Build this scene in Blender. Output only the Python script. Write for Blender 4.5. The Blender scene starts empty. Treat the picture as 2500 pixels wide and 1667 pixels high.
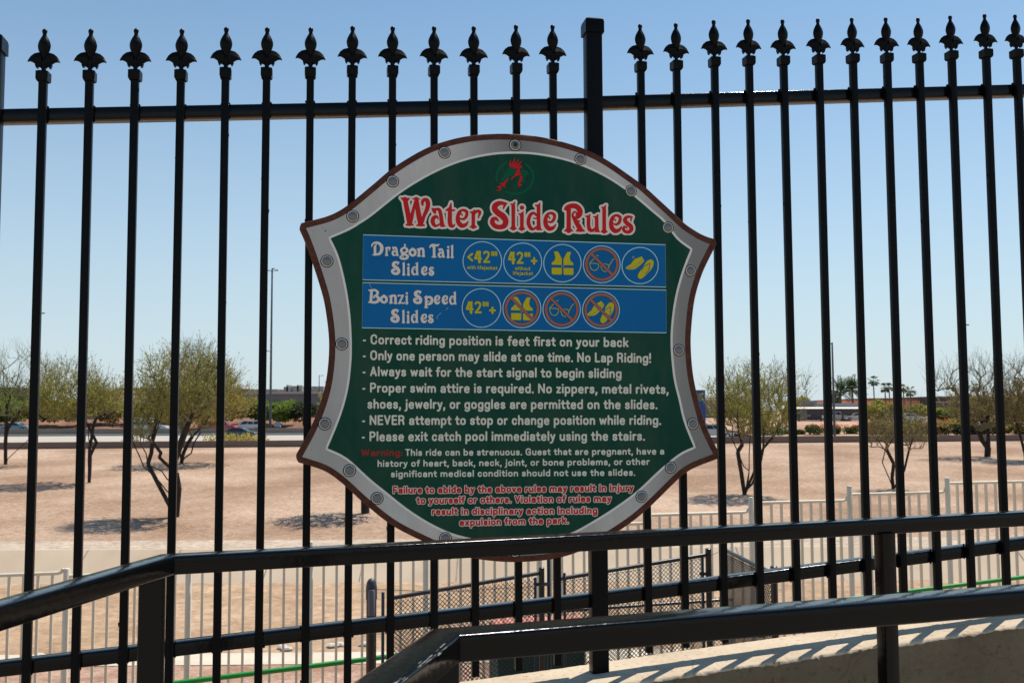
import bpy, math, random
import numpy as np
from mathutils import Vector, Matrix
from mathutils.geometry import tessellate_polygon
R = math.radians
SC = bpy.context.scene
COL = SC.collection
rng = random.Random(7)

# ------------------------------------------------------------------ camera
EYE = Vector((0, 0, 1.4))
PITCH, ROLL = R(4.03), R(-0.26)
F = 35 / 36 * 2500
cam = bpy.data.cameras.new('camera'); cam.lens = 35; cam.sensor_width = 36
cam.clip_start = .05; cam.clip_end = 9000
cam.dof.use_dof = True; cam.dof.focus_distance = 2.87; cam.dof.aperture_fstop = 15
CAM = bpy.data.objects.new('camera', cam); COL.objects.link(CAM)
ROT = Matrix.Rotation(R(90) + PITCH, 3, 'X') @ Matrix.Rotation(ROLL, 3, 'Z')
CAM.matrix_world = Matrix.Translation(EYE) @ ROT.to_4x4()
SC.camera = CAM
# ------------------------------------------------------------------ light
SUNV = Vector((.335, .385, 1)).normalized()
EL, AZ = math.asin(SUNV.z), math.atan2(SUNV.x, SUNV.y)
W = bpy.data.worlds.new('World'); SC.world = W; W.use_nodes = True
nt = W.node_tree; bg = nt.nodes['Background']
sky = nt.nodes.new('ShaderNodeTexSky'); sky.sky_type = 'NISHITA'; sky.sun_disc = False
sky.sun_elevation = EL; sky.sun_rotation = AZ; sky.air_density = 1.0; sky.dust_density = .3; sky.ozone_density = 4.0
tint = nt.nodes.new('ShaderNodeMix'); tint.data_type = 'RGBA'; tint.blend_type = 'MULTIPLY'; tint.inputs[0].default_value = 1; tint.inputs[7].default_value = (.96, 1.14, 1.1, 1)
nt.links.new(sky.outputs[0], tint.inputs[6]); geo = nt.nodes.new('ShaderNodeTexCoord'); sepz = nt.nodes.new('ShaderNodeSeparateXYZ'); nt.links.new(geo.outputs['Generated'], sepz.inputs[0])
hz = nt.nodes.new('ShaderNodeValToRGB'); nt.links.new(sepz.outputs['Z'], hz.inputs[0])      # pale dust low in the sky
while len(hz.color_ramp.elements) < 6: hz.color_ramp.elements.new(.5)
for el_, (p_, v_) in zip(hz.color_ramp.elements, ((0, .9), (.08, .72), (.2, .42), (.3, .22), (.4, .08), (.6, 0))): el_.position = p_; el_.color = (v_, v_, v_, 1)
hm = nt.nodes.new('ShaderNodeMix'); hm.data_type = 'RGBA'; nt.links.new(hz.outputs[0], hm.inputs[0]); nt.links.new(tint.outputs[2], hm.inputs[6]); hm.inputs[7].default_value = (5.5, 6.35, 6.95, 1)
nt.links.new(hm.outputs[2], bg.inputs[0]); bg.inputs[1].default_value = .10
sl = bpy.data.lights.new('sun', 'SUN'); sl.energy = 4.8; sl.angle = R(.53); sl.color = (1, .93, .84)
SUN = bpy.data.objects.new('sun', sl); COL.objects.link(SUN)
SUN.rotation_euler = SUNV.to_track_quat('Z', 'Y').to_euler(); SUN.location = (0, 0, 60)
SC.view_settings.view_transform = 'Standard'; SC.view_settings.look = 'None'
SC.view_settings.exposure = 0.2; SC.view_settings.gamma = 1
try: SC.view_settings.use_curve_mapping = False
except Exception: pass
SC.cycles.use_denoising = True; SC.cycles.max_bounces = 8

# ------------------------------------------------------------------ helpers
def ray(px, py):
    v = ROT @ Vector(((px - 1250) / F, -(py - 833.5) / F, -1)); return v
def at(px, py, Y):
    v = ray(px, py); return EYE + v * (Y / v.y)
def atz(px, py, z):
    v = ray(px, py); return EYE + v * ((z - EYE.z) / v.z)
TH = math.atan(.189); ES = Vector((math.cos(TH), math.sin(TH), 0)); NN = Vector((math.sin(TH), -math.cos(TH), 0))
FO = Vector((0, 2.85, 0))
def onf(px, py, d=0.0):            # point on the fence plane moved d towards the viewer's side
    v = ray(px, py); o = FO + NN * d
    t = (o - EYE).dot(NN) / v.dot(NN); return EYE + v * t
def fs(s, z, d=0.0):               # fence coordinates to world
    p = FO + ES * s + NN * d; return Vector((p.x, p.y, z))
def s_of(p): return (p - FO).dot(ES)

MATS = {}
def mat(name, col, rough=.6, metal=0, col2=None, scale=8, bump=0, bscale=40, detail=4, spec=.5, coat=0, lo=.35, hi=.65, per_island=False, transl=0):
    if name in MATS: return MATS[name]
    m = bpy.data.materials.new(name); m.use_nodes = True; t = m.node_tree; b = t.nodes['Principled BSDF']
    b.inputs['Base Color'].default_value = (*col, 1); b.inputs['Roughness'].default_value = rough; b.inputs['Metallic'].default_value = metal
    b.inputs['Specular IOR Level'].default_value = spec
    if coat: b.inputs['Coat Weight'].default_value = coat; b.inputs['Coat Roughness'].default_value = .08
    tc = t.nodes.new('ShaderNodeTexCoord')
    if col2:
        r = t.nodes.new('ShaderNodeValToRGB'); r.color_ramp.elements[0].color = (*col, 1); r.color_ramp.elements[1].color = (*col2, 1)
        r.color_ramp.elements[0].position = lo; r.color_ramp.elements[1].position = hi
        if per_island:
            g = t.nodes.new('ShaderNodeNewGeometry'); t.links.new(g.outputs['Random Per Island'], r.inputs[0])
        else:
            n = t.nodes.new('ShaderNodeTexNoise'); n.inputs['Scale'].default_value = scale; n.inputs['Detail'].default_value = detail
            t.links.new(tc.outputs['Object'], n.inputs['Vector']); t.links.new(n.outputs[0], r.inputs[0])
        t.links.new(r.outputs[0], b.inputs['Base Color'])
        if transl:
            tr = t.nodes.new('ShaderNodeBsdfTranslucent'); mx = t.nodes.new('ShaderNodeMixShader'); mx.inputs[0].default_value = transl
            t.links.new(r.outputs[0], tr.inputs[0]); t.links.new(b.outputs[0], mx.inputs[1]); t.links.new(tr.outputs[0], mx.inputs[2])
            t.links.new(mx.outputs[0], t.nodes['Material Output'].inputs[0])
    if bump:
        n = t.nodes.new('ShaderNodeTexNoise'); n.inputs['Scale'].default_value = bscale; n.inputs['Detail'].default_value = 5
        t.links.new(tc.outputs['Object'], n.inputs['Vector'])
        bn = t.nodes.new('ShaderNodeBump'); bn.inputs['Strength'].default_value = bump; bn.inputs['Distance'].default_value = .01
        t.links.new(n.outputs[0], bn.inputs['Height']); t.links.new(bn.outputs[0], b.inputs['Normal'])
    MATS[name] = m; return m

def orgn(o):
    v = Vector((0, 0, 0))
    while o: v += o.location; o = o.parent
    return v
class MB:
    def __init__(s): s.v = []; s.f = []
    def poly(s, pts, faces):
        n = len(s.v); s.v += [Vector(p) for p in pts]; s.f += [[i + n for i in f] for f in faces]
    def quad(s, a, b, c, d): s.poly([a, b, c, d], [(0, 1, 2, 3)])
    def hexa(s, p):            # 8 points: bottom ring 0-3, top ring 4-7
        s.poly(p, [(3, 2, 1, 0), (4, 5, 6, 7), (0, 1, 5, 4), (1, 2, 6, 5), (2, 3, 7, 6), (3, 0, 4, 7)])
    def box(s, c, hx, hy, hz, ax=Vector((1, 0, 0)), ay=Vector((0, 1, 0)), az=Vector((0, 0, 1))):
        c = Vector(c); P = []
        for k in (-1, 1):
            for i, j in ((-1, -1), (1, -1), (1, 1), (-1, 1)): P.append(c + ax * hx * i + ay * hy * j + az * hz * k)
        s.hexa(P)
    def bar(s, a, b, w, h, side, up, c=.004):   # rounded bar swept straight from a to b
        s.sweep([a, b], w, h, c, side=side, up=up)
    def sweep(s, pts, w, h, c=.004, side=None, up=Vector((0, 0, 1)), seg=2):
        prof = []
        for sx, sy, a0 in ((1, 1, 0), (-1, 1, 90), (-1, -1, 180), (1, -1, 270)):
            for k in range(seg + 1):
                a = R(a0 + 90 * k / seg); prof.append((sx * (w / 2 - c) + c * math.cos(a), sy * (h / 2 - c) + c * math.sin(a)))
        n = len(prof); rings = []
        for i, p in enumerate(pts):
            d0 = (pts[i] - pts[i - 1]).normalized() if i else None
            d1 = (pts[i + 1] - pts[i]).normalized() if i < len(pts) - 1 else None
            if d0 is None: d0 = d1
            if d1 is None: d1 = d0
            if side is not None: ring = [p + side * x + up * y for x, y in prof]
            else:
                s0 = d0.cross(up).normalized(); s1 = d1.cross(up).normalized(); sm = (s0 + s1).normalized(); k = 1 / max(.3, sm.dot(s0))
                u0 = s0.cross(d0).normalized(); u1 = s1.cross(d1).normalized(); um = (u0 + u1).normalized()
                ring = [p + sm * (x * k) + um * y for x, y in prof]
            rings.append(ring)
        P = [q for r_ in rings for q in r_]; Fc = []
        for i in range(len(pts) - 1):
            for j in range(n): Fc.append((i * n + j, i * n + (j + 1) % n, (i + 1) * n + (j + 1) % n, (i + 1) * n + j))
        Fc.append(tuple(range(n))[::-1]); Fc.append(tuple(len(P) - n + j for j in range(n)))
        s.poly(P, Fc)
    def tube(s, pts, rad, n=8, cap=True):
        if not hasattr(rad, '__len__'): rad = [rad] * len(pts)
        P = []; Fc = []; ref = None
        for i, p in enumerate(pts):
            d = (pts[min(i + 1, len(pts) - 1)] - pts[max(i - 1, 0)])
            d = d.normalized() if d.length > 1e-9 else Vector((0, 0, 1))
            if ref is None: ref = d.orthogonal().normalized()
            a = (ref - d * ref.dot(d))
            a = a.normalized() if a.length > 1e-6 else d.orthogonal().normalized()
            ref = a; b = d.cross(a)
            for k in range(n):
                t = 2 * math.pi * k / n; P.append(p + (a * math.cos(t) + b * math.sin(t)) * rad[i])
        for i in range(len(pts) - 1):
            for k in range(n): Fc.append((i * n + k, i * n + (k + 1) % n, (i + 1) * n + (k + 1) % n, (i + 1) * n + k))
        if cap: Fc.append(tuple(range(n))[::-1]); Fc.append(tuple((len(pts) - 1) * n + k for k in range(n)))
        s.poly(P, Fc)
    def lathe(s, c, prof, n=16, ax=Vector((1, 0, 0)), ay=Vector((0, 1, 0)), az=Vector((0, 0, 1))):
        c = Vector(c); P = []; Fc = []; m = len(prof)
        for r_, z in prof:
            for k in range(n):
                t = 2 * math.pi * k / n; P.append(c + (ax * math.cos(t) + ay * math.sin(t)) * r_ + az * z)
        for i in range(m - 1):
            for k in range(n): Fc.append((i * n + k, i * n + (k + 1) % n, (i + 1) * n + (k + 1) % n, (i + 1) * n + k))
        Fc.append(tuple(range(n))[::-1]); Fc.append(tuple((m - 1) * n + k for k in range(n)))
        s.poly(P, Fc)
    def build(s, name, m, parent=None, smooth=False, base=None):
        o0 = orgn(parent) if parent else Vector(base if base is not None else (0, 0, 0))
        me = bpy.data.meshes.new(name); me.from_pydata([tuple(v - o0) for v in s.v], [], s.f); me.update()
        if smooth: me.polygons.foreach_set('use_smooth', [True] * len(me.polygons))
        me.materials.append(m); o = bpy.data.objects.new(name, me); COL.objects.link(o)
        if parent: o.parent = parent
        else: o.location = o0
        return o
def smooth_by_angle(o, a=35):
    try:
        me = o.data; me.polygons.foreach_set('use_smooth', [True] * len(me.polygons)); me.set_sharp_from_angle(angle=R(a))
    except Exception: pass
    return o
def tag(o, label=None, cat=None, group=None, kind=None):
    if label: o['label'] = label
    if cat: o['category'] = cat
    if group: o['group'] = group
    if kind: o['kind'] = kind
    return o
def thing(name, loc, label, cat, group=None):
    o = bpy.data.objects.new(name, None); COL.objects.link(o); o.location = loc; o.empty_display_size = .1
    return tag(o, label, cat, group)

# ------------------------------------------------------------------ ground and setting
def sheet(name, pts, m, label=None, sub=None):
    mb = MB(); mb.poly(pts, [tuple(range(len(pts)))]); o = mb.build(name, m); o['kind'] = 'structure'; return o
def gravel_mat(name, c1, c2, c3, s1=.35, s2=14, stain=None):
    m = bpy.data.materials.new(name); m.use_nodes = True; t = m.node_tree; b = t.nodes['Principled BSDF']; b.inputs['Roughness'].default_value = .95
    b.inputs['Specular IOR Level'].default_value = .1
    tc = t.nodes.new('ShaderNodeTexCoord')
    def noise(s, d=5, rough=.6):
        n = t.nodes.new('ShaderNodeTexNoise'); n.inputs['Scale'].default_value = s; n.inputs['Detail'].default_value = d; n.inputs['Roughness'].default_value = rough
        t.links.new(tc.outputs['Object'], n.inputs['Vector']); return n
    def ramp(src, a, bb, lo, hi):
        r = t.nodes.new('ShaderNodeValToRGB'); r.color_ramp.elements[0].color = (*a, 1); r.color_ramp.elements[1].color = (*bb, 1)
        r.color_ramp.elements[0].position = lo; r.color_ramp.elements[1].position = hi; t.links.new(src.outputs[0], r.inputs[0]); return r
    big = ramp(noise(s1, 6), c1, c2, .38, .62)
    fine = ramp(noise(s2 * .45, 9, .82), (.55, .53, .5), (1.32, 1.3, 1.28), .34, .66)
    mul = t.nodes.new('ShaderNodeMix'); mul.data_type = 'RGBA'; mul.blend_type = 'MULTIPLY'; mul.inputs[0].default_value = 1
    t.links.new(big.outputs[0], mul.inputs[6]); t.links.new(fine.outputs[0], mul.inputs[7])
    vo = t.nodes.new('ShaderNodeTexVoronoi'); vo.inputs['Scale'].default_value = s2 * .6; t.links.new(tc.outputs['Object'], vo.inputs['Vector'])
    r3 = t.nodes.new('ShaderNodeValToRGB'); r3.color_ramp.elements[0].color = (1, 1, 1, 1); r3.color_ramp.elements[1].color = (0, 0, 0, 1)
    r3.color_ramp.elements[0].position = .05; r3.color_ramp.elements[1].position = .22; t.links.new(vo.outputs['Distance'], r3.inputs[0])
    ng = noise(1.3, 4); rg = ramp(ng, (0, 0, 0), (1, 1, 1), .52, .68)
    mk = t.nodes.new('ShaderNodeMath'); mk.operation = 'MULTIPLY'; t.links.new(r3.outputs[0], mk.inputs[0]); t.links.new(rg.outputs[0], mk.inputs[1])
    mx = t.nodes.new('ShaderNodeMix'); mx.data_type = 'RGBA'; t.links.new(mk.outputs[0], mx.inputs[0]); t.links.new(mul.outputs[2], mx.inputs[6]); mx.inputs[7].default_value = (*c3, 1)
    t.links.new(mx.outputs[2], b.inputs['Base Color'])
    bn = t.nodes.new('ShaderNodeBump'); bn.inputs['Strength'].default_value = .5; bn.inputs['Distance'].default_value = .05
    t.links.new(noise(s2 * .8, 4).outputs[0], bn.inputs['Height']); t.links.new(bn.outputs[0], b.inputs['Normal'])
    return m
Zd, Zb = 1.4 - 3.45, 1.4 - 4.1
SLOPE, YW = .0514, 56.0
def lot_z(Y): return Zd + (Y - 27.4) * SLOPE
def lot_Y(py): v = (py - 1005) / F; return (3.45 + 27.4 * SLOPE) / (v + SLOPE)
M_desert = gravel_mat('desert_gravel', (.315, .205, .138), (.5, .365, .27), (.17, .1, .058), .16, 13)
M_grey = gravel_mat('grey_gravel', (.42, .345, .27), (.52, .43, .345), (.3, .24, .19), .8, 11)
M_basin = gravel_mat('basin_dirt', (.37, .25, .16), (.47, .335, .225), (.28, .18, .11), .5, 7)
M_red = gravel_mat('red_gravel', (.33, .2, .14), (.47, .32, .24), (.2, .12, .08), 1.2, 22)
M_conc = mat('channel_concrete', (.47, .36, .25), .9, col2=(.55, .435, .31), scale=.7, bump=.15, bscale=15)
M_joint = mat('joint_dark', (.25, .2, .14), .95, col2=(.33, .26, .19), scale=3)
mb = MB(); X_ = [-3000, -70, -35, -12, 12, 35, 80, 3000]
def crest(x): x = max(-70, min(80, x)); return 54.5 + (x + 70) * .0413 + .1
for xa, xb in zip(X_, X_[1:]):
    A_ = [(xa, 27.4, Zd), (xa, crest(xa), lot_z(crest(xa))), (xa, crest(xa) + 7, Zd), (xa, 6000, Zd)]; B_ = [(xb, 27.4, Zd), (xb, crest(xb), lot_z(crest(xb))), (xb, crest(xb) + 7, Zd), (xb, 6000, Zd)]
    for i in range(3): mb.quad(A_[i], B_[i], B_[i + 1], A_[i + 1])
tag(mb.build('desert_ground', M_desert), kind='structure')
sheet('gravel_strip', [(-300, 25.75, Zd), (300, 25.75, Zd), (300, 27.4, Zd), (-300, 27.4, Zd)], M_grey)
sl_ = MB(); sl_.quad((-300, 24.45, Zb + .004), (300, 24.45, Zb + .004), (300, 25.62, Zd), (-300, 25.62, Zd)); sl_.quad((-300, 25.62, Zd), (300, 25.62, Zd), (300, 25.75, Zd), (-300, 25.75, Zd))
tag(sl_.build('channel_slope', M_conc), kind='structure')
jt = MB()
for k in range(-14, 15):
    x = k * 2.35 - 1.4; jt.quad((x, 24.46, Zb + .012), (x + .035, 24.46, Zb + .012), (x + .035, 25.6, Zd - .001), (x, 25.6, Zd - .001))
tag(jt.build('channel_joint_lines', M_joint), kind='structure')
sheet('basin_ground', [(-3000, -3000, Zb), (3000, -3000, Zb), (3000, 24.45, Zb), (-3000, 24.45, Zb)], M_basin)
pm = MB()
pm.poly([(-60, 15.6, Zb + .02), (60, 17.6, Zb + .02), (60, 18.4, Zb + .02), (-60, 16.4, Zb + .02)], [(0, 1, 2, 3)])
tag(pm.build('path', mat('path_concrete', (.52, .45, .34), .9, col2=(.6, .53, .42), scale=2)), kind='structure')
sheet('gravel_bed', [(-60, -20, Zb + .01), (60, -20, Zb + .01), (60, 17.6, Zb + .01), (-60, 15.6, Zb + .01)], M_red)
M_road = mat('road_concrete', (.40, .35, .285), .85, col2=(.45, .395, .325), scale=.15)
M_asph = mat('road_asphalt', (.06, .058, .055), .9, col2=(.09, .085, .08), scale=.3)
sheet('road', [(-300, 119, Zd + .03), (300, 119, Zd + .03), (300, 152.9, Zd + .03), (-300, 152.9, Zd + .03)], M_road)
mb = MB(); mb.poly([(-200, 154, Zd + .75), (-78, 154, Zd + .62), (-48, 154, Zd + .38), (60, 154, Zd + .05), (60, 178, Zd + .05), (-48, 178, Zd + .38), (-78, 178, Zd + .62), (-200, 178, Zd + .75)],
                   [(0, 1, 6, 7), (1, 2, 5, 6), (2, 3, 4, 5)])
tag(mb.build('highway_road', M_asph), kind='structure')
M_mulch = gravel_mat('brown_mulch', (.2, .1, .065), (.3, .17, .11), (.4, .25, .16), .3, 3)
mb = MB(); mb.quad((-260, 178, Zd), (-24, 178, Zd), (-24, 194, -.1), (-260, 194, -.1)); mb.quad((-260, 194, -.1), (-24, 194, -.1), (-24, 330, -.1), (-260, 330, -.1))
tag(mb.build('planted_bank', M_mulch), kind='structure')
M_bank = gravel_mat('bank_earth', (.40, .25, .17), (.52, .36, .26), (.3, .15, .09), .25, 2.5)
mb = MB()
g = [[(x, y, z + .25 * math.sin(x * .3 + y) * (0 < j < 3)) for x in [29 + i * 6 for i in range(22)]] for j, (y, z) in enumerate(((117.5, -1.6), (128, -1.35), (140, -.8), (150, -.45), (600, -.45)))]
for j in range(4):
    for i in range(21): mb.quad(g[j][i], g[j][i + 1], g[j + 1][i + 1], g[j + 1][i])
tag(mb.build('earth_bank', M_bank, smooth=True), kind='structure')
mb = MB(); N = 18
for j in range(5):
    r0, r1 = 1 - j / 5, 1 - (j + 1) / 5
    for i in range(N):
        def q(i, r): a = 2 * math.pi * i / N; return Vector((-34 + 5.5 * r * math.cos(a), 160 + 5 * r * math.sin(a), Zd + 1.6 * (1 - r) ** .8))
        mb.quad(q(i, r0), q(i + 1, r0), q(i + 1, r1), q(i, r1))
tag(mb.build('dirt_hill', M_mulch, smooth=True), kind='structure')
# platform the viewer stands on
M_deck = mat('deck_concrete', (.3, .26, .2), .9, col2=(.37, .32, .25), scale=3, bump=.2)
dk = MB()
pf = [fs(-9, 0, .128), fs(9, 0, .128), fs(9, 0, 9), fs(-9, 0, 9)]
dk.hexa([Vector((p.x, p.y, Zb)) for p in pf[::-1]] + [Vector((p.x, p.y, 0)) for p in pf[::-1]])
tag(dk.build('walkway', M_deck), kind='structure')

# ------------------------------------------------------------------ low wall under the fence
CAPS = s_of(onf(1463, 1642)); CAPZ = onf(1463, 1642).z; SL = .083
def capz(s): return CAPZ + (s - CAPS) * SL
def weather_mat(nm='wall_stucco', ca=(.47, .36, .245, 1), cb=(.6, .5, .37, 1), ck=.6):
    m = bpy.data.materials.new(nm); m.use_nodes = True; t = m.node_tree; b = t.nodes['Principled BSDF']; b.inputs['Roughness'].default_value = .92; b.inputs['Specular IOR Level'].default_value = .15
    tc = t.nodes.new('ShaderNodeTexCoord')
    n1 = t.nodes.new('ShaderNodeTexNoise'); n1.inputs['Scale'].default_value = 4; n1.inputs['Detail'].default_value = 8; n1.inputs['Roughness'].default_value = .65
    t.links.new(tc.outputs['Object'], n1.inputs['Vector'])
    r = t.nodes.new('ShaderNodeValToRGB'); e = r.color_ramp.elements
    e[0].position = .3; e[0].color = ca; e[1].position = .7; e[1].color = cb
    t.links.new(n1.outputs[0], r.inputs[0])
    # hairline cracks
    wn = t.nodes.new('ShaderNodeTexNoise'); wn.inputs['Scale'].default_value = 6; t.links.new(tc.outputs['Object'], wn.inputs['Vector'])
    mv = t.nodes.new('ShaderNodeMix'); mv.data_type = 'VECTOR'; mv.inputs[0].default_value = .12
    t.links.new(tc.outputs['Object'], mv.inputs[4]); t.links.new(wn.outputs[1], mv.inputs[5])
    vo = t.nodes.new('ShaderNodeTexVoronoi'); vo.feature = 'DISTANCE_TO_EDGE'; vo.inputs['Scale'].default_value = 2.3; t.links.new(mv.outputs[1], vo.inputs['Vector'])
    rc = t.nodes.new('ShaderNodeValToRGB'); rc.color_ramp.elements[0].position = .0; rc.color_ramp.elements[0].color = (.42, .4, .38, 1); rc.color_ramp.elements[1].position = .0045; rc.color_ramp.elements[1].color = (1, 1, 1, 1)
    t.links.new(vo.outputs['Distance'], rc.inputs[0])
    mul = t.nodes.new('ShaderNodeMix'); mul.data_type = 'RGBA'; mul.blend_type = 'MULTIPLY'; mul.inputs[0].default_value = ck
    t.links.new(r.outputs[0], mul.inputs[6]); t.links.new(rc.outputs[0], mul.inputs[7])
    n2 = t.nodes.new('ShaderNodeTexNoise'); n2.inputs['Scale'].default_value = 60; n2.inputs['Detail'].default_value = 6; t.links.new(tc.outputs['Object'], n2.inputs['Vector'])
    r2 = t.nodes.new('ShaderNodeValToRGB'); r2.color_ramp.elements[0].position = .28; r2.color_ramp.elements[0].color = (.55, .5, .45, 1); r2.color_ramp.elements[1].position = .42; r2.color_ramp.elements[1].color = (1, 1, 1, 1)
    t.links.new(n2.outputs[0], r2.inputs[0])
    m2 = t.nodes.new('ShaderNodeMix'); m2.data_type = 'RGBA'; m2.blend_type = 'MULTIPLY'; m2.inputs[0].default_value = .8
    t.links.new(mul.outputs[2], m2.inputs[6]); t.links.new(r2.outputs[0], m2.inputs[7]); t.links.new(m2.outputs[2], b.inputs['Base Color'])
    bn = t.nodes.new('ShaderNodeBump'); bn.inputs['Strength'].default_value = .45; bn.inputs['Distance'].default_value = .01
    t.links.new(n2.outputs[0], bn.inputs['Height']); t.links.new(bn.outputs[0], b.inputs['Normal'])
    return m
mb = MB(); s0, s1, n = -6, 6, 1100; wr = random.Random(3); P = []; Fc = []
for i in range(n + 1):
    s = s0 + (s1 - s0) * i / n; z = capz(s); j1 = wr.uniform(-.003, .003); j2 = wr.uniform(-.004, .004)
    ch = .005 + .0022 * math.sin(s * 23) * math.sin(s * 7.3) + wr.uniform(0, .003) + (wr.random() < .04) * wr.uniform(.0, .012); j1 = .35 * j1; j2 = .5 * j2 + .002 * math.sin(s * 9)
    P += [fs(s, Zb, .128), fs(s, z - ch * 1.3, .128 + j1 * .3), fs(s, z - ch * .35, .128 - ch * .6), fs(s, z, .128 - ch * 1.5 + j1), fs(s, z + .002, .02), fs(s, z, -.104 + j2), fs(s, z - .012, -.112), fs(s, Zb, -.112)]
for i in range(n):
    for j in range(7): Fc.append((i * 8 + j, i * 8 + j + 1, (i + 1) * 8 + j + 1, (i + 1) * 8 + j)[::-1])
Fc.append(tuple(range(8))); Fc.append(tuple(n * 8 + j for j in range(8))[::-1])
mb.poly(P, Fc)
wall = mb.build('low_wall', weather_mat(), base=fs(0, 0, 0)); smooth_by_angle(wall, 60)
tag(wall, 'low beige stucco wall with chipped cap under the black fence', 'wall')
wall.data.materials.append(weather_mat('wall_face_shaded', (.13, .096, .058, 1), (.22, .166, .105, 1), .45))  # darker copy of the stucco: shade painted into the upright faces
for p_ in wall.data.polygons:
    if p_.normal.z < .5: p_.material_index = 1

# ------------------------------------------------------------------ black fence
def paint_mat(name, c, rough, bump, bs):
    m = mat(name, c, rough, bump=bump, bscale=bs, spec=.09); return m
M_blk = paint_mat('black_paint', (.0035, .0042, .005), .34, .12, 55)
M_rail = mat('black_gloss_paint', (.0025, .003, .0036), .15, bump=.07, bscale=55, spec=.2)
fence = thing('metal_fence', fs(0, capz(0), 0), 'tall black metal picket fence with spear finials, carrying the green rules sign', 'fence')
PX = [103, 209, 313, 418, 520, 614, 714, 810, 902, 997, 1088, 1185, 1269, 1470, 1552, 1639, 1718, 1797, 1878, 1956, 2034, 2108, 2182, 2261, 2331]
PT = [70.5, 70.5, 69.4, 70.5, 66.2, 66.9, 66.9, 63.6, 64.3, 64.3, 64.3, 60.7, 60.7, 59, 56.5, 49, 47, 47.7, 45.2, 43.4, 42.7, 43.4, 38, 34.3, 35.4]
def line_z(a, b):          # z along the fence from two picture points
    pa, pb = onf(*a), onf(*b); sa, sb = s_of(pa), s_of(pb)
    return lambda s: pa.z + (s - sa) * (pb.z - pa.z) / (sb - sa)
zbot = line_z((1147, 1651), (1672, 1579))
zt1 = line_z((10, 262), (1420, 236)); zt2 = line_z((1480, 230.5), (2463, 203.5))
zl1 = line_z((0, 1619.5), (1414.6, 1456.5)); zl2 = line_z((1500, 1446), (2463, 1320.5))
FIN = [  # half outline of a finial in units of its height 0..1 (x, z), face on
]
def finial_mesh():
    mb = MB()
    # bud with a tip, slightly flattened and ridged
    prof = [(.000, 1.0), (.030, .985), (.045, .955), (.042, .925), (.032, .895), (.036, .865), (.062, .82), (.092, .755), (.108, .69), (.106, .64), (.094, .585), (.072, .535), (.05, .49), (.046, .44), (.05, .36), (.042, .30), (.036, .24), (.042, .19)]
    P = []; n = 12
    for r_, z in prof:
        for k in range(n):
            t = 2 * math.pi * k / n; rr = r_ * (1.0 if k % 6 else 1.06)
            P.append(Vector((rr * math.cos(t), rr * .8 * math.sin(t) * (1.12 if k in (3, 9) else 1), z)))
    Fc = []
    for i in range(len(prof) - 1):
        for k in range(n): Fc.append((i * n + k, (i + 1) * n + k, (i + 1) * n + (k + 1) % n, i * n + (k + 1) % n))
    mb.poly(P, Fc)
    # two side leaves that droop, with small barbs below
    for sx in (-1, 1):
        up = [(.03, .545), (.1, .552), (.17, .53), (.23, .48), (.262, .43), (.285, .375)]
        lo = [(.03, .25), (.085, .28), (.14, .325), (.2, .365), (.245, .375), (.275, .365)]
        mid = [(.03, .43), (.1, .44), (.17, .435), (.22, .42), (.255, .40), (.28, .37)]
        A = []
        for (ux, uz), (mx, mz), (lx, lz) in zip(up, mid, lo):
            th = .05 * (1 - ux / .33)
            A += [Vector((sx * ux, 0, uz)), Vector((sx * mx, -th - .012, mz)), Vector((sx * lx, 0, lz)), Vector((sx * mx, th + .012, mz))]
        Fc = []
        for i in range(len(up) - 1):
            for k in range(4): Fc.append((i * 4 + k, i * 4 + (k + 1) % 4, (i + 1) * 4 + (k + 1) % 4, (i + 1) * 4 + k))
        Fc.append((20, 21, 22, 23)); mb.poly(A, Fc)
        B = [(.03, .36), (.14, .36), (.146, .31), (.128, .258), (.106, .246), (.09, .28), (.06, .29), (.042, .25)]
        pts = [Vector((sx * x, y, z)) for y in (-.03, .03) for x, z in B]; m_ = len(B)
        mb.poly(pts, [tuple(range(m_)), tuple(range(2 * m_ - 1, m_ - 1, -1))] + [(i, (i + 1) % m_, m_ + (i + 1) % m_, m_ + i) for i in range(m_)])
    # square socket
    w = .106
    mb.poly([Vector((x * w * .55, y * w * .55, .205)) for x, y in ((-1, -1), (1, -1), (1, 1), (-1, 1))] + [Vector((x * w, y * w, .178)) for x, y in ((-1, -1), (1, -1), (1, 1), (-1, 1))] +
            [Vector((x * w, y * w, .035)) for x, y in ((-1, -1), (1, -1), (1, 1), (-1, 1))] + [Vector((x * w * .85, y * w * .85, .0)) for x, y in ((-1, -1), (1, -1), (1, 1), (-1, 1))],
            [(3, 2, 1, 0)][::1] + [(k * 4 + i, (k + 1) * 4 + i, (k + 1) * 4 + (i + 1) % 4, k * 4 + (i + 1) % 4) for k in range(3) for i in range(4)])
    return mb
FM = finial_mesh(); fin_me = None; FH = .147; PW = .0205
pick_me = None
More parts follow.
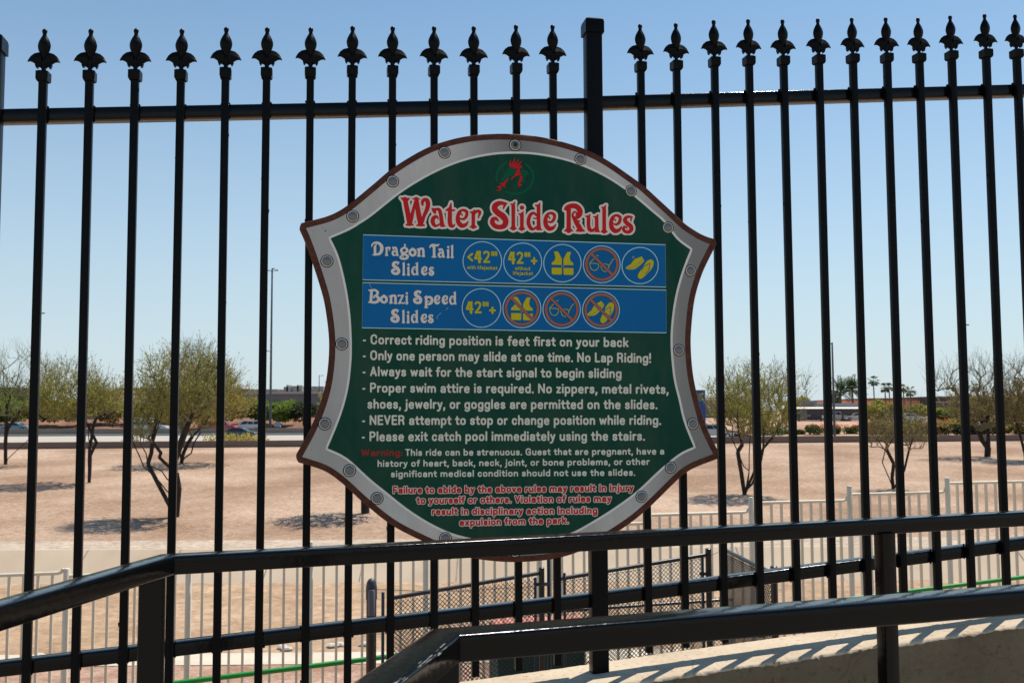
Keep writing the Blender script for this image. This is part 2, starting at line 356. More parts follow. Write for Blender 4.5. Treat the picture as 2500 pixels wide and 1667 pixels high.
for i, (x, yt) in enumerate(zip(PX, PT)):
    xs = x * 2500 / 2352; tip = onf(xs, yt); s = s_of(tip); zt = tip.z; zb = zbot(s)
    mb = MB(); lean = rng.uniform(-.003, .003)
    mb.sweep([fs(s - lean, zb, 0), fs(s, zt - FH + .008, 0)], PW, PW, .0025, side=ES, up=NN)
    for zf_ in ((zt1, zl1) if i < 13 else (zt2, zl2)):        # weld beads where the picket meets the rail
        for e in (-1, 1):
            for dz in (.001, -.036):
                mb.lathe(fs(s + e * (PW / 2 + .0005), zf_(s) + dz + rng.uniform(-.002, .002), -PW / 2 - .0015), [(.0008, -.005), (rng.uniform(.003, .0048), -.0015), (rng.uniform(.002, .0042), .002), (.0006, .0045)], 6)
    for _ in range(3):                                        # runs and blobs in the paint
        e = rng.choice((-1, 1)); z_ = rng.uniform(zb, zt - FH); mb.lathe(fs(s + e * PW / 2, z_, rng.uniform(-.006, .006)), [(.0004, -.009), (.0016, -.003), (.0019, .001), (.0005, .004)], 6)
    pk = mb.build('picket', M_blk, fence); smooth_by_angle(pk, 50)
    f = MB()
    rotz = Matrix.Rotation(TH + rng.uniform(-.06, .06), 3, 'Z')
    f.v = [rotz @ (v * FH) + fs(s, zt - FH, 0) for v in FM.v]; f.f = FM.f
    smooth_by_angle(f.build('finial', M_blk, pk), 40)
RD = .0105 + .0225
def rail_run(sa, sb, zf, h, d=-RD - .0005):
    mb = MB(); mb.sweep([fs(sa, zf(sa) - h / 2, d), fs(sb, zf(sb) - h / 2, d)], .045, h, .004, side=NN, up=Vector((0, 0, 1)))
    o = mb.build('rail', M_rail, fence); smooth_by_angle(o, 50)

sp = s_of(onf(1457, 833)); spl = s_of(onf(-38, 700))
rail_run(spl - 1.2, sp - .02, zt1, .035); rail_run(sp + .02, 3.2, zt2, .035)
rail_run(spl - 1.2, sp - .02, zl1, .037); rail_run(sp + .02, 3.2, zl2, .037)
for s, (cx, cy) in ((sp, (1451, 47)), (spl, (-33, 84))):
    ztop = onf(cx, cy).z
    mb = MB(); mb.sweep([fs(s, capz(s) - .01, -.012), fs(s, ztop - .02, -.012)], .048, .048, .004, side=ES, up=NN)
    po = mb.build('post', M_blk, fence); smooth_by_angle(po, 50)
    c = MB(); w = .0285
    rings = [(w, -.045), (w, -.012), (w * .93, -.004), (w * .6, .002), (w * .35, .004)]
    P = [fs(s + x * r_, ztop + z, -.012 + y * r_) for r_, z in rings for x, y in ((-1, -1), (1, -1), (1, 1), (-1, 1))]
    c.poly(P, [(k * 4 + i, k * 4 + (i + 1) % 4, (k + 1) * 4 + (i + 1) % 4, (k + 1) * 4 + i)[::-1] for k in range(4) for i in range(4)] + [(16, 17, 18, 19)[::-1], (0, 1, 2, 3)])
    smooth_by_angle(c.build('cap', M_blk, po), 30)

# ------------------------------------------------------------------ hand rails
def line_pt(px, py, Y): return at(px, py, Y)
def handrail(label, pts, w, h, posts):
    t = thing('guard_rail', Vector((posts[-1][0].x, posts[-1][0].y, 0)), label, 'guard rail')
    mb = MB(); mb.sweep(pts, w, h, .0048, seg=3); o = mb.build('rail', M_rail, t); smooth_by_angle(o, 40)
    for p, pw, ax in posts:
        mb = MB(); mb.sweep([Vector((p.x, p.y, 0)), Vector((p.x, p.y, p.z))], pw, pw, .005, side=ax, up=Vector((0, 0, 1)).cross(ax))
        smooth_by_angle(mb.build('post', M_rail, t), 40)
    return t
kx = at(408, 1377, 2.07); rx = at(2500, 1264, 2.74)
d1 = (rx - kx).normalized(); lx = at(-60, 1518, 1.5)
p_l = at(372, 1440, 2.055); p_r = at(2160, 1330, 2.585)
ax1 = Vector((d1.x, d1.y, 0)).normalized()
dl = (lx - kx).normalized()
handrail('far black square handrail crossing in front of the sign, bending down at the left',
         [kx + dl * 1.2, kx, rx + d1 * 1.0], .048, .038,
         [(Vector((p_l.x, p_l.y, kx.z - .022)), .0515, ax1), (Vector((p_r.x, p_r.y, (kx + d1 * ((p_r.x - kx.x) / d1.x)).z - .016)), .040, ax1)])
kn = at(1088, 1575, 1.40); rn = at(2500, 1461, 1.61); dn = (rn - kn).normalized(); ln = at(940, 1690, 1.13); dnl = (ln - kn).normalized()
ax2 = Vector((dn.x, dn.y, 0)).normalized()
pn = at(1072, 1640, 1.398)
near_rail = handrail('near glossy black square handrail in front, with scuffed corner at its left end',
         [kn + dnl * .9, kn, rn + dn * .8], .05, .038, [(Vector((pn.x, pn.y, kn.z - .016)), .05, ax2)])

M_scuff = mat('bare_scuff', (.24, .23, .2), .6, col2=(.1, .1, .1), scale=120)
def scuffs(parent, a, d, w, h, n, t0, t1, seed):
    sd = d.cross(Vector((0, 0, 1))).normalized(); up = sd.cross(d).normalized(); rr = random.Random(seed); mb = MB()
    for e in (1,):
        sd = -sd; c0 = a + sd * (w / 2 - .0019) + up * (h / 2 - .0019); nn = (sd + up).normalized(); tt = (up - sd).normalized()
        for _ in range(n):
            t = rr.uniform(t0, t1); L = rr.uniform(.004, .02); q = c0 + d * t + nn * .0006 + tt * rr.uniform(-.0035, .0035); ww = rr.uniform(.0002, .0009)
            P = [q - d * L, q - d * L * .3 + tt * ww, q + d * L * .6 + tt * ww * .7, q + d * L, q + d * L * .2 - tt * ww, q - d * L * .6 - tt * ww * .8]; mb.poly(P, [(0, 1, 2, 3, 4, 5)])
    mb.build('scuff_marks', M_scuff, parent)
scuffs(near_rail, kn, dnl, .05, .038, 22, .09, .34, 4)

# ------------------------------------------------------------------ the sign
SD = .0125 + .006 + .02                      # front face of the board, towards the viewer from the picket plane
def sg(px, py, d=0.0):                       # point on the sign face
    return onf(px, py, SD) + NN * d
def catmull(pts, k=6, closed=False):
    out = []; n = len(pts)
    for i in range(n - (0 if closed else 1)):
        g = lambda j: np.array(pts[j % n] if closed else pts[max(0, min(n - 1, j))], float)
        p0, p1, p2, p3 = g(i - 1), g(i), g(i + 1), g(i + 2)
        for t in range(k):
            t /= k; out.append(.5 * (2 * p1 + (p2 - p0) * t + (2 * p0 - 5 * p1 + 4 * p2 - p3) * t * t + (3 * p1 - p0 - 3 * p2 + p3) * t ** 3))
    if not closed: out.append(np.array(pts[-1], float))
    return out
def resample(a, step):
    a = np.array(a); d = np.r_[0, np.cumsum(np.hypot(*np.diff(a, axis=0).T))]; n = max(2, int(d[-1] / step))
    t = np.linspace(0, d[-1], n + 1); return [np.array([np.interp(x, d, a[:, 0]), np.interp(x, d, a[:, 1])]) for x in t]
def smooth_pts(a, it=3):
    a = [np.array(p, float) for p in a]
    for _ in range(it): a = [a[0]] + [(a[i - 1] + 2 * a[i] + a[i + 1]) / 4 for i in range(1, len(a) - 1)] + [a[-1]]
    return a
def outline(arcs, step=6, sm=3):
    out = []
    for a in arcs: out += smooth_pts(resample(catmull(a, 8), step), sm)[:-1]
    return out
TL, TR, BR, BL = (729.5, 549), (1752, 587), (1759, 1112), (721, 1121)
OUT = outline([
    [(735.7, 544), (763.8, 537), (807, 524.5), (847, 502), (908.5, 452), (966, 405), (1053, 356), (1143.5, 331.5), (1234, 326), (1324, 334.4), (1414.6, 358), (1476, 386), (1541, 430), (1577, 457), (1625, 501), (1650, 524), (1675, 547), (1704, 566), (1725, 577), (1746, 583)],
    [(1746, 583), (1751.5, 589), (1750, 597)],
    [(1750, 597), (1737, 622), (1715, 669), (1697, 731), (1689, 803), (1688, 850), (1693, 911.5), (1704, 966), (1722, 1031), (1740, 1072), (1756, 1103)],
    [(1756, 1103), (1759, 1112), (1753, 1120)],
    [(1753, 1120), (1704, 1138.5), (1675, 1154), (1650, 1176), (1584.5, 1240), (1526.7, 1286), (1450, 1331), (1364, 1362), (1259, 1372), (1161.5, 1364), (1090, 1345), (1031, 1320.5), (955.5, 1281), (886.8, 1226.5), (836, 1180), (795.4, 1151), (752, 1135.4), (729, 1129)],
    [(729, 1129), (720.5, 1119), (723, 1109)],
    [(723, 1109), (753.6, 1053), (776.5, 1000), (796, 929.6), (803.5, 839), (794.5, 752.5), (782, 700), (759.2, 630), (743, 586), (731, 559)],
    [(731, 559), (730, 550), (735.7, 544)]], 5, 4)
GREEN = outline([
    [(807, 582.3), (853, 562.5), (878.6, 547), (908.5, 527), (981, 470), (1053, 426.6), (1125, 396), (1198, 379.6), (1263, 376), (1324, 381), (1396.5, 397.7), (1469, 428.4), (1534, 470), (1595, 520.6), (1621, 567.6 - 24), (1652, 589.6 - 5), (1685, 609.5)],
    [(1685, 609.5), (1664, 664), (1648, 723), (1639.5, 780), (1636.5, 830), (1639, 880), (1645, 930), (1656, 975), (1669, 1030), (1693, 1090.5)],
    [(1693, 1090.5), (1668, 1101), (1643, 1118), (1607, 1148.6), (1553.6, 1198.6), (1500, 1237.9), (1446, 1271.8), (1393, 1300), (1330, 1319), (1255, 1326), (1200, 1322), (1155.7, 1314), (1102, 1300), (1048.6, 1275), (995, 1241), (941.4, 1198.6), (905.7, 1170), (870, 1137), (851, 1120), (827.5, 1106), (799.5, 1094)],
    [(799.5, 1094), (814.8, 1058.7), (835, 1006), (850, 950), (857.5, 890), (859, 839), (855.5, 770), (845.4, 700), (827.6, 627.6), (807, 582.3)]], 5, 3)
def area(p): p = np.array(p); x, y = p.T; return .5 * np.sum(x * np.roll(y, -1) - y * np.roll(x, -1))
def inset(p, d, drop=True):
    p = np.array(p); t = np.roll(p, -1, 0) - np.roll(p, 1, 0); t /= np.linalg.norm(t, axis=1)[:, None] + 1e-9
    n = np.stack([-t[:, 1], t[:, 0]], 1) * (1 if area(p) > 0 else -1); q = p + n * d
    if drop:
        q = np.array([b for b in q if np.min(np.hypot(*(p - b).T)) > abs(d) - .35])
    return q
def fill_loops(loops, d, mb):
    cu = bpy.data.curves.new('tmp', 'CURVE'); cu.dimensions = '2D'; cu.fill_mode = 'FRONT'
    for l in loops:
        sp_ = cu.splines.new('POLY'); sp_.points.add(len(l) - 1); sp_.use_cyclic_u = True
        for p, (x, y) in zip(sp_.points, l): p.co = (x / 100, -y / 100, 0, 1)
    o = bpy.data.objects.new('tmp', cu); COL.objects.link(o)
    me = bpy.data.meshes.new_from_object(o.evaluated_get(bpy.context.evaluated_depsgraph_get()))
    P = [sg(v.co.x * 100, -v.co.y * 100, d) for v in me.vertices]; Fc = []
    for f in me.polygons:
        f = tuple(f.vertices); n_ = (P[f[1]] - P[f[0]]).cross(P[f[2]] - P[f[0]]); Fc.append(f if n_.dot(NN) > 0 else f[::-1])
    bpy.data.objects.remove(o); bpy.data.curves.remove(cu); bpy.data.meshes.remove(me)
    mb.poly(P, Fc)
def layer(name, loops, d, m, parent):
    mb = MB(); fill_loops(loops, d, mb); return mb.build(name, m, parent)

sc_ = sg(1255, 845)
sign = thing('rules_sign', Vector((sc_.x, sc_.y, capz(s_of(sc_)))), 'shield shaped green water slide rules sign with silver border on the fence', 'sign')
M_brown = mat('sign_edge', (.065, .016, .009), .5, col2=(.095, .026, .013), scale=60, bump=.1, bscale=90, spec=.2)
M_green = mat('sign_green', (.001, .05, .03), .42, col2=(.001, .058, .033), scale=3, bump=.03, bscale=25, spec=.14)
M_white = mat('sign_white', (0.8, 0.765, 0.69), .45, spec=.14)
M_cream = mat('sign_cream', (0.8, 0.72, 0.62), .45, spec=.14)
M_text = mat('sign_text_grey', (0.76, 0.735, 0.6), .45, spec=.14)
M_redp = mat('sign_red', (0.58, 0.015, 0.016), .45, spec=.14)
M_redw = mat('sign_red_faded', (.33, .03, .022), .45, spec=.14)
M_blue = mat('sign_blue', (.0, .125, .33), .4, col2=(.0, .14, .37), scale=4, spec=.14)
M_yel = mat('sign_yellow', (.58, .5, .012), .45, spec=.14)
M_orange = mat('sign_orange', (.46, .135, .045), .45, spec=.14)
M_pale = mat('sign_pale_blue', (.45, .68, .74), .45, spec=.14)
M_studr = mat('stud_ring', (.008, .009, .01), .6, spec=.15)
M_logo = mat('sign_logo_green', (.0, .105, .045), .45, spec=.14)
def silver_mat():
    m = bpy.data.materials.new('sign_silver_print'); m.use_nodes = True; t = m.node_tree; b = t.nodes['Principled BSDF']; b.inputs['Roughness'].default_value = .33
    b.inputs['Specular IOR Level'].default_value = .5
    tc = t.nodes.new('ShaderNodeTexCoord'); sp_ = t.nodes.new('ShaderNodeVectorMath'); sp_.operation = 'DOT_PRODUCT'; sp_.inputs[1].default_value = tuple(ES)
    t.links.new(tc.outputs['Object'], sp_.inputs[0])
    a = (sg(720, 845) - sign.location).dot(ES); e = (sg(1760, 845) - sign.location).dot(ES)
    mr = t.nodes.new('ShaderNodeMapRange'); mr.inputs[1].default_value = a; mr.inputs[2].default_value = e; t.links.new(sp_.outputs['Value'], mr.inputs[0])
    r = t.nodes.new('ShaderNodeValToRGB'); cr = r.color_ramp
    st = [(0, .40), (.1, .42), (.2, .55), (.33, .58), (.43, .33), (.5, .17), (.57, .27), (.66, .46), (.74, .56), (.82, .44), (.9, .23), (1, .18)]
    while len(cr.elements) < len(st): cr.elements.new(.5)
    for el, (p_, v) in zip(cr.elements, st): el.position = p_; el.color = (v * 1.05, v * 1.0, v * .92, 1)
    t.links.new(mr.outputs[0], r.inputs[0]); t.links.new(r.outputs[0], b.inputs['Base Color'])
    n = t.nodes.new('ShaderNodeTexNoise'); n.inputs['Scale'].default_value = 18; t.links.new(tc.outputs['Object'], n.inputs['Vector'])
    bn = t.nodes.new('ShaderNodeBump'); bn.inputs['Strength'].default_value = .04; t.links.new(n.outputs[0], bn.inputs['Height']); t.links.new(bn.outputs[0], b.inputs['Normal'])
    return m
M_silver = silver_mat()
def add_dust(m, amt, col=(.32, .29, .22), sc=(7, 7, 2.2)):
    t = m.node_tree; b = t.nodes['Principled BSDF']; tc = t.nodes.new('ShaderNodeTexCoord'); mp = t.nodes.new('ShaderNodeMapping'); mp.inputs['Scale'].default_value = sc
    t.links.new(tc.outputs['Object'], mp.inputs[0]); n = t.nodes.new('ShaderNodeTexNoise'); n.inputs['Scale'].default_value = 1.6; n.inputs['Detail'].default_value = 9; n.inputs['Roughness'].default_value = .68; t.links.new(mp.outputs[0], n.inputs['Vector'])
    r = t.nodes.new('ShaderNodeValToRGB'); r.color_ramp.elements[0].position = .42; r.color_ramp.elements[0].color = (0, 0, 0, 1); r.color_ramp.elements[1].position = .75; r.color_ramp.elements[1].color = (amt, amt, amt, 1); t.links.new(n.outputs[0], r.inputs[0])
    mx = t.nodes.new('ShaderNodeMix'); mx.data_type = 'RGBA'; mx.inputs[7].default_value = (*col, 1); t.links.new(r.outputs[0], mx.inputs[0])
    src = b.inputs['Base Color'].links[0].from_socket if b.inputs['Base Color'].links else None
    if src: t.links.new(src, mx.inputs[6])
    else: mx.inputs[6].default_value = b.inputs['Base Color'].default_value
    t.links.new(mx.outputs[2], b.inputs['Base Color'])
add_dust(M_green, .07); add_dust(M_blue, .10, (.02, .05, .12)); add_dust(M_silver, .3, (.2, .17, .13), (9, 9, 3)); add_dust(M_text, .18, (.4, .38, .3)); add_dust(M_brown, .25, (.22, .12, .06), (30, 30, 30))
# board with rounded edge
mb = MB(); n = len(OUT); i1 = inset(OUT, 1.6, False); i2 = inset(OUT, 4.2, False)
P = [sg(x, y, -.0195) for x, y in OUT] + [sg(x, y, -.0045) for x, y in OUT] + [sg(x, y, -.0012) for x, y in i1] + [sg(x, y, 0) for x, y in i2]
Fc = [(k * n + i, k * n + (i + 1) % n, (k + 1) * n + (i + 1) % n, (k + 1) * n + i) for k in range(3) for i in range(n)]
mb.poly(P, Fc); fill_loops([[tuple(p) for p in i2]], 0, mb); fill_loops([[tuple(p) for p in OUT]], -.0195, mb)
board = mb.build('board', M_brown, sign)
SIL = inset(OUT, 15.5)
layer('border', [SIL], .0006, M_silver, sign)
GW = inset(GREEN, -5.5)
field = layer('field', [GREEN], .0016, M_green, sign)
layer('border_line', [GW], .0011, M_white, field)

L0 = .0022
# --- hand drawn display face for the headings: strokes of (x, y, radius)
def CM3(pts, k=14):
    if len(pts) < 3:
        a, b = np.array(pts[0], float), np.array(pts[-1], float); n = max(2, int(np.hypot(*(b - a)[:2]) / 6)); return [a + (b - a) * t / n for t in range(n + 1)]
    out = []; n = len(pts)
    for i in range(n - 1):
        g = lambda j: np.array(pts[max(0, min(n - 1, j))], float)
        p0, p1, p2, p3 = g(i - 1), g(i), g(i + 1), g(i + 2)
        m = max(4, int(np.hypot(*(p2 - p1)[:2]) / 7))
        for t in range(m):
            t /= m; q = .5 * (2 * p1 + (p2 - p0) * t + (2 * p0 - 5 * p1 + 4 * p2 - p3) * t * t + (3 * p1 - p0 - 3 * p2 + p3) * t ** 3); q[2] = p1[2] + (p2[2] - p1[2]) * t; out.append(q)
    out.append(np.array(pts[-1], float)); return out
# glyphs digitised at 7.84 units per picture unit: name -> (x origin, baseline, strokes)
K = 7.84 / 7.127
def stem(x, y0, y1, r, fw, top=None, fy=None):
    S = [[(x, y0, r), (x, (y0 + y1) / 2, r * .95), (x, y1 - 30, r)], [(x, y1 - 45, r * .95), (x, y1 - 14, r * 1.25)], [(x - fw, y1, 7), (x + fw, y1, 7)], [(x - fw, y1, 7), (x, y1 - 30, r * .9), (x + fw, y1, 7)], [(x - fw * .6, y1 - 6, 10), (x + fw * .6, y1 - 6, 10)]]
    return S
GL = {
 'W': (130, 640, [[(225, 130, 42), (255, 290, 48), (290, 460, 50), (315, 600, 52)], [(145, 108, 8), (225, 128, 22), (315, 116, 8)], [(160, 118, 12), (210, 140, 40)], [(300, 122, 12), (250, 150, 40)], [(240, 632, 9), (385, 632, 9)], [(255, 622, 16), (372, 622, 16)],
              [(440, 130, 42), (462, 290, 48), (495, 470, 52), (525, 605, 54)], [(366, 120, 8), (440, 134, 22), (508, 126, 8)], [(448, 642, 9), (598, 642, 9)], [(462, 630, 18), (585, 630, 18)],
              [(420, 190, 26), (385, 330, 30), (352, 470, 38), (330, 560, 40)], [(560, 560, 30), (590, 450, 34), (640, 340, 42), (664, 240, 44), (650, 165, 44), (610, 140, 34), (570, 160, 34), (556, 205, 30), (562, 250, 16)]]),
 'a': (710, 660, [[(742, 306, 10), (775, 345, 36), (788, 370, 36), (800, 400, 16), (813, 405, 8)], [(770, 335, 28), (830, 325, 26), (880, 340, 34), (908, 430, 36), (922, 540, 40), (938, 630, 40)], [(902, 652, 8), (996, 655, 8)], [(915, 640, 18), (975, 642, 16)],
              [(860, 518, 8), (848, 488, 20), (812, 466, 32), (766, 500, 40), (754, 565, 42), (782, 628, 36), (830, 645, 20), (885, 610, 18)]]),
 't': (1000, 670, [[(1105, 198, 6), (1098, 255, 20), (1086, 330, 38), (1083, 440, 42), (1082, 560, 44), (1098, 632, 42), (1138, 652, 26), (1165, 632, 16), (1176, 606, 7)], [(1004, 348, 12), (1165, 345, 20)], [(1008, 342, 10), (1060, 318, 24)]]),
 'e': (1193, 680, [[(1268, 425, 12), (1296, 416, 14), (1318, 432, 13), (1314, 452, 7)], [(1420, 370, 16), (1370, 345, 26), (1310, 345, 24), (1258, 395, 36), (1232, 490, 40), (1250, 580, 46), (1305, 638, 46), (1370, 630, 36), (1415, 588, 20), (1432, 552, 7)],
              [(1330, 342, 20), (1395, 368, 30), (1408, 420, 30), (1385, 480, 30), (1340, 515, 24), (1290, 508, 16), (1262, 490, 14)]]),
 'r': (1462, 678, [[(1563, 336, 6), (1540, 362, 20), (1528, 400, 36)], [(1470, 382, 10), (1510, 385, 24), (1530, 400, 34)]] + stem(1530, 400, 674, 36, 66) + [[(1548, 430, 18), (1575, 378, 26), (1625, 362, 32), (1655, 385, 32), (1648, 430, 24), (1632, 468, 16), (1635, 502, 7)]]),
 'S': (1845, 706, [[(2182, 212, 7), (2150, 228, 22), (2125, 262, 24), (2110, 300, 16), (2105, 325, 7)], [(2170, 218, 14), (2100, 210, 34), (2020, 212, 46), (1950, 258, 56), (1945, 330, 58), (2010, 400, 60), (2095, 460, 64), (2150, 545, 56), (2125, 635, 54), (2040, 668, 46), (1945, 645, 46), (1895, 580, 48), (1908, 520, 44), (1955, 500, 32), (1995, 532, 22), (2012, 560, 8)]]),
 'l': (38 * K, 640 * K, [[(125 * K, 168 * K, 5), (100 * K, 205 * K, 24), (90 * K, 250 * K, 38)], [(44 * K, 206 * K, 9), (80 * K, 222 * K, 26), (90 * K, 250 * K, 36)]] + stem(91 * K, 250 * K, 638 * K, 38, 60)),
 'i': (182 * K, 645 * K, [[(242 * K, 268 * K, 43), (242 * K, 269 * K, 43)], [(270 * K, 338 * K, 6), (250 * K, 365 * K, 24), (240 * K, 400 * K, 38)], [(186 * K, 377 * K, 10), (225 * K, 388 * K, 26), (240 * K, 410 * K, 36)]] + stem(240 * K, 410 * K, 645 * K, 38, 60)),
 'd': (326 * K, 658 * K, [[(560 * K, 184 * K, 6), (542 * K, 215 * K, 22), (532 * K, 260 * K, 34)], [(472 * K, 226 * K, 9), (512 * K, 238 * K, 26), (530 * K, 270 * K, 34)], [(530 * K, 260 * K, 36), (530 * K, 500 * K, 36), (535 * K, 620 * K, 40)], [(498 * K, 654 * K, 8), (588 * K, 655 * K, 8)], [(510 * K, 640 * K, 20), (568 * K, 642 * K, 16)],
              [(495 * K, 400 * K, 22), (445 * K, 362 * K, 26), (395 * K, 385 * K, 32), (360 * K, 460 * K, 36), (358 * K, 550 * K, 40), (395 * K, 625 * K, 38), (440 * K, 642 * K, 24), (500 * K, 600 * K, 18)], [(500 * K, 445 * K, 12), (470 * K, 458 * K, 14), (445 * K, 452 * K, 12)]]),
 'R': (975 * K, 678 * K, [[(980 * K, 306 * K, 8), (1020 * K, 268 * K, 40), (1085 * K, 242 * K, 48), (1180 * K, 245 * K, 52), (1245 * K, 310 * K, 54), (1245 * K, 385 * K, 50), (1195 * K, 440 * K, 34), (1140 * K, 440 * K, 28), (1122 * K, 385 * K, 20), (1155 * K, 342 * K, 18), (1188 * K, 358 * K, 15), (1190 * K, 388 * K, 12), (1172 * K, 396 * K, 8)],
              [(1010 * K, 290 * K, 30), (1050 * K, 300 * K, 46)]] + stem(1054 * K, 300 * K, 676 * K, 44, 84) + [[(1135 * K, 440 * K, 26), (1185 * K, 520 * K, 46), (1232 * K, 600 * K, 50), (1258 * K, 650 * K, 50)], [(1182 * K, 680 * K, 8), (1334 * K, 680 * K, 8)], [(1205 * K, 664 * K, 22), (1310 * K, 664 * K, 20)], [(1200 * K, 505 * K, 24), (1252 * K, 500 * K, 10)]]),
 'u': (1345 * K, 690 * K, [[(1430 * K, 383 * K, 6), (1410 * K, 410 * K, 22), (1400 * K, 450 * K, 34)], [(1347 * K, 416 * K, 10), (1385 * K, 426 * K, 26), (1400 * K, 460 * K, 34)], [(1400 * K, 450 * K, 36), (1400 * K, 580 * K, 36), (1420 * K, 650 * K, 40), (1470 * K, 665 * K, 30), (1520 * K, 620 * K, 20)],
              [(1570 * K, 387 * K, 6), (1550 * K, 415 * K, 22), (1540 * K, 450 * K, 34)], [(1487 * K, 426 * K, 10), (1525 * K, 436 * K, 26), (1540 * K, 460 * K, 34)], [(1540 * K, 450 * K, 36), (1542 * K, 600 * K, 36), (1548 * K, 660 * K, 40)], [(1510 * K, 688 * K, 8), (1594 * K, 690 * K, 8)], [(1525 * K, 674 * K, 18), (1575 * K, 676 * K, 16)]]),
 's': (1985 * K, 715 * K, [[(2164 * K, 427 * K, 7), (2145 * K, 450 * K, 18), (2135 * K, 485 * K, 14), (2140 * K, 510 * K, 7)], [(2160 * K, 430 * K, 12), (2110 * K, 425 * K, 24), (2055 * K, 440 * K, 34), (2032 * K, 490 * K, 40), (2075 * K, 545 * K, 44), (2130 * K, 590 * K, 44), (2142 * K, 650 * K, 40), (2095 * K, 692 * K, 34), (2035 * K, 680 * K, 32), (2005 * K, 640 * K, 30), (2020 * K, 605 * K, 26), (2055 * K, 608 * K, 16), (2072 * K, 632 * K, 7)]]),
}
def z3(x0, bl, strokes): q = 7.84 / 5.47 / .475; return (x0 * q, bl * q, [[(x * q, y * q, r * q) for x, y, r in s] for s in strokes])
def st3(x, y0, y1, r, fw): return [[(x, y0, r), (x, y1 - 4, r)], [(x - fw, y1, 4), (x + fw, y1, 4)], [(x - fw * .6, y1 - 5, 6), (x + fw * .6, y1 - 5, 6)]]
GL.update({
 'D': z3(200, 347, [[(204, 236, 4), (212, 205, 9), (245, 182, 12), (298, 188, 15), (335, 230, 20), (335, 285, 20), (305, 330, 15), (250, 338, 11)], [(272, 205, 4), (252, 222, 10), (250, 250, 15)]] + st3(248, 240, 344, 15, 34)),
 'g': z3(580, 353, [[(642, 203, 6), (652, 212, 9), (640, 238, 8), (655, 246, 7)], [(640, 246, 9), (604, 268, 14), (602, 300, 14), (636, 318, 10), (672, 298, 14), (674, 266, 14), (640, 246, 9)], [(610, 318, 8), (606, 334, 9), (650, 340, 13), (684, 362, 15), (668, 390, 13), (620, 396, 13), (588, 380, 12), (592, 362, 9), (618, 358, 7), (626, 370, 5)]]),
 'o': z3(702, 362, [[(752, 262, 11), (716, 290, 15), (716, 330, 16), (752, 353, 12), (782, 330, 16), (780, 288, 15), (748, 258, 10), (742, 275, 8), (756, 286, 6)]]),
 'n': z3(803, 365, [[(845, 252, 4), (836, 262, 10), (832, 280, 14)], [(806, 268, 5), (826, 272, 11)]] + st3(833, 275, 360, 14, 25) + [[(840, 285, 8), (862, 260, 11), (886, 266, 14), (893, 300, 14)]] + st3(893, 300, 364, 14, 22)),
 'T': z3(975, 375, [[(980, 252, 4), (990, 226, 11), (1020, 212, 14), (1070, 216, 12), (1108, 202, 4)], [(1098, 206, 4), (1085, 228, 6)], [(1010, 222, 10), (1036, 240, 15)]] + st3(1038, 235, 372, 15, 33)),
 'B': z3(160, 985, [[(164, 812, 5), (190, 818, 12), (245, 812, 12), (283, 838, 16), (276, 874, 14), (246, 892, 9)], [(250, 886, 9), (292, 912, 17), (294, 952, 18), (254, 976, 15), (200, 974, 13), (164, 974, 6)], [(204, 825, 15), (198, 900, 16), (194, 966, 16)], [(246, 890, 6), (228, 900, 6), (232, 918, 6), (246, 914, 5)]]),
 'z': z3(553, 988, [[(556, 895, 4), (562, 880, 9), (592, 884, 8), (626, 876, 6)], [(622, 880, 10), (572, 984, 11)], [(558, 986, 6), (598, 980, 9), (634, 986, 7), (640, 968, 4)]]),
 'p': z3(905, 988, [[(938, 876, 4), (930, 890, 12)], [(908, 896, 5), (926, 898, 11)], [(930, 895, 14), (930, 1030, 14)], [(906, 1036, 4), (956, 1036, 4)], [(918, 1030, 6), (942, 1030, 6)], [(938, 915, 8), (962, 894, 12), (998, 906, 15), (1008, 940, 17), (992, 978, 15), (958, 990, 10), (935, 975, 8)], [(945, 955, 6), (962, 948, 6), (968, 960, 5)]]),
})
def place(ch, px, py, sc, out, rf=1.0):
    x0, bl, S = GL[ch]
    for s in S:
        for x, y, r in CM3(s): out.append((px + (x - x0) / 7.84 * sc, py + (y - bl) / 7.84 * sc, max(.35, r / 7.84 * sc * rf)))
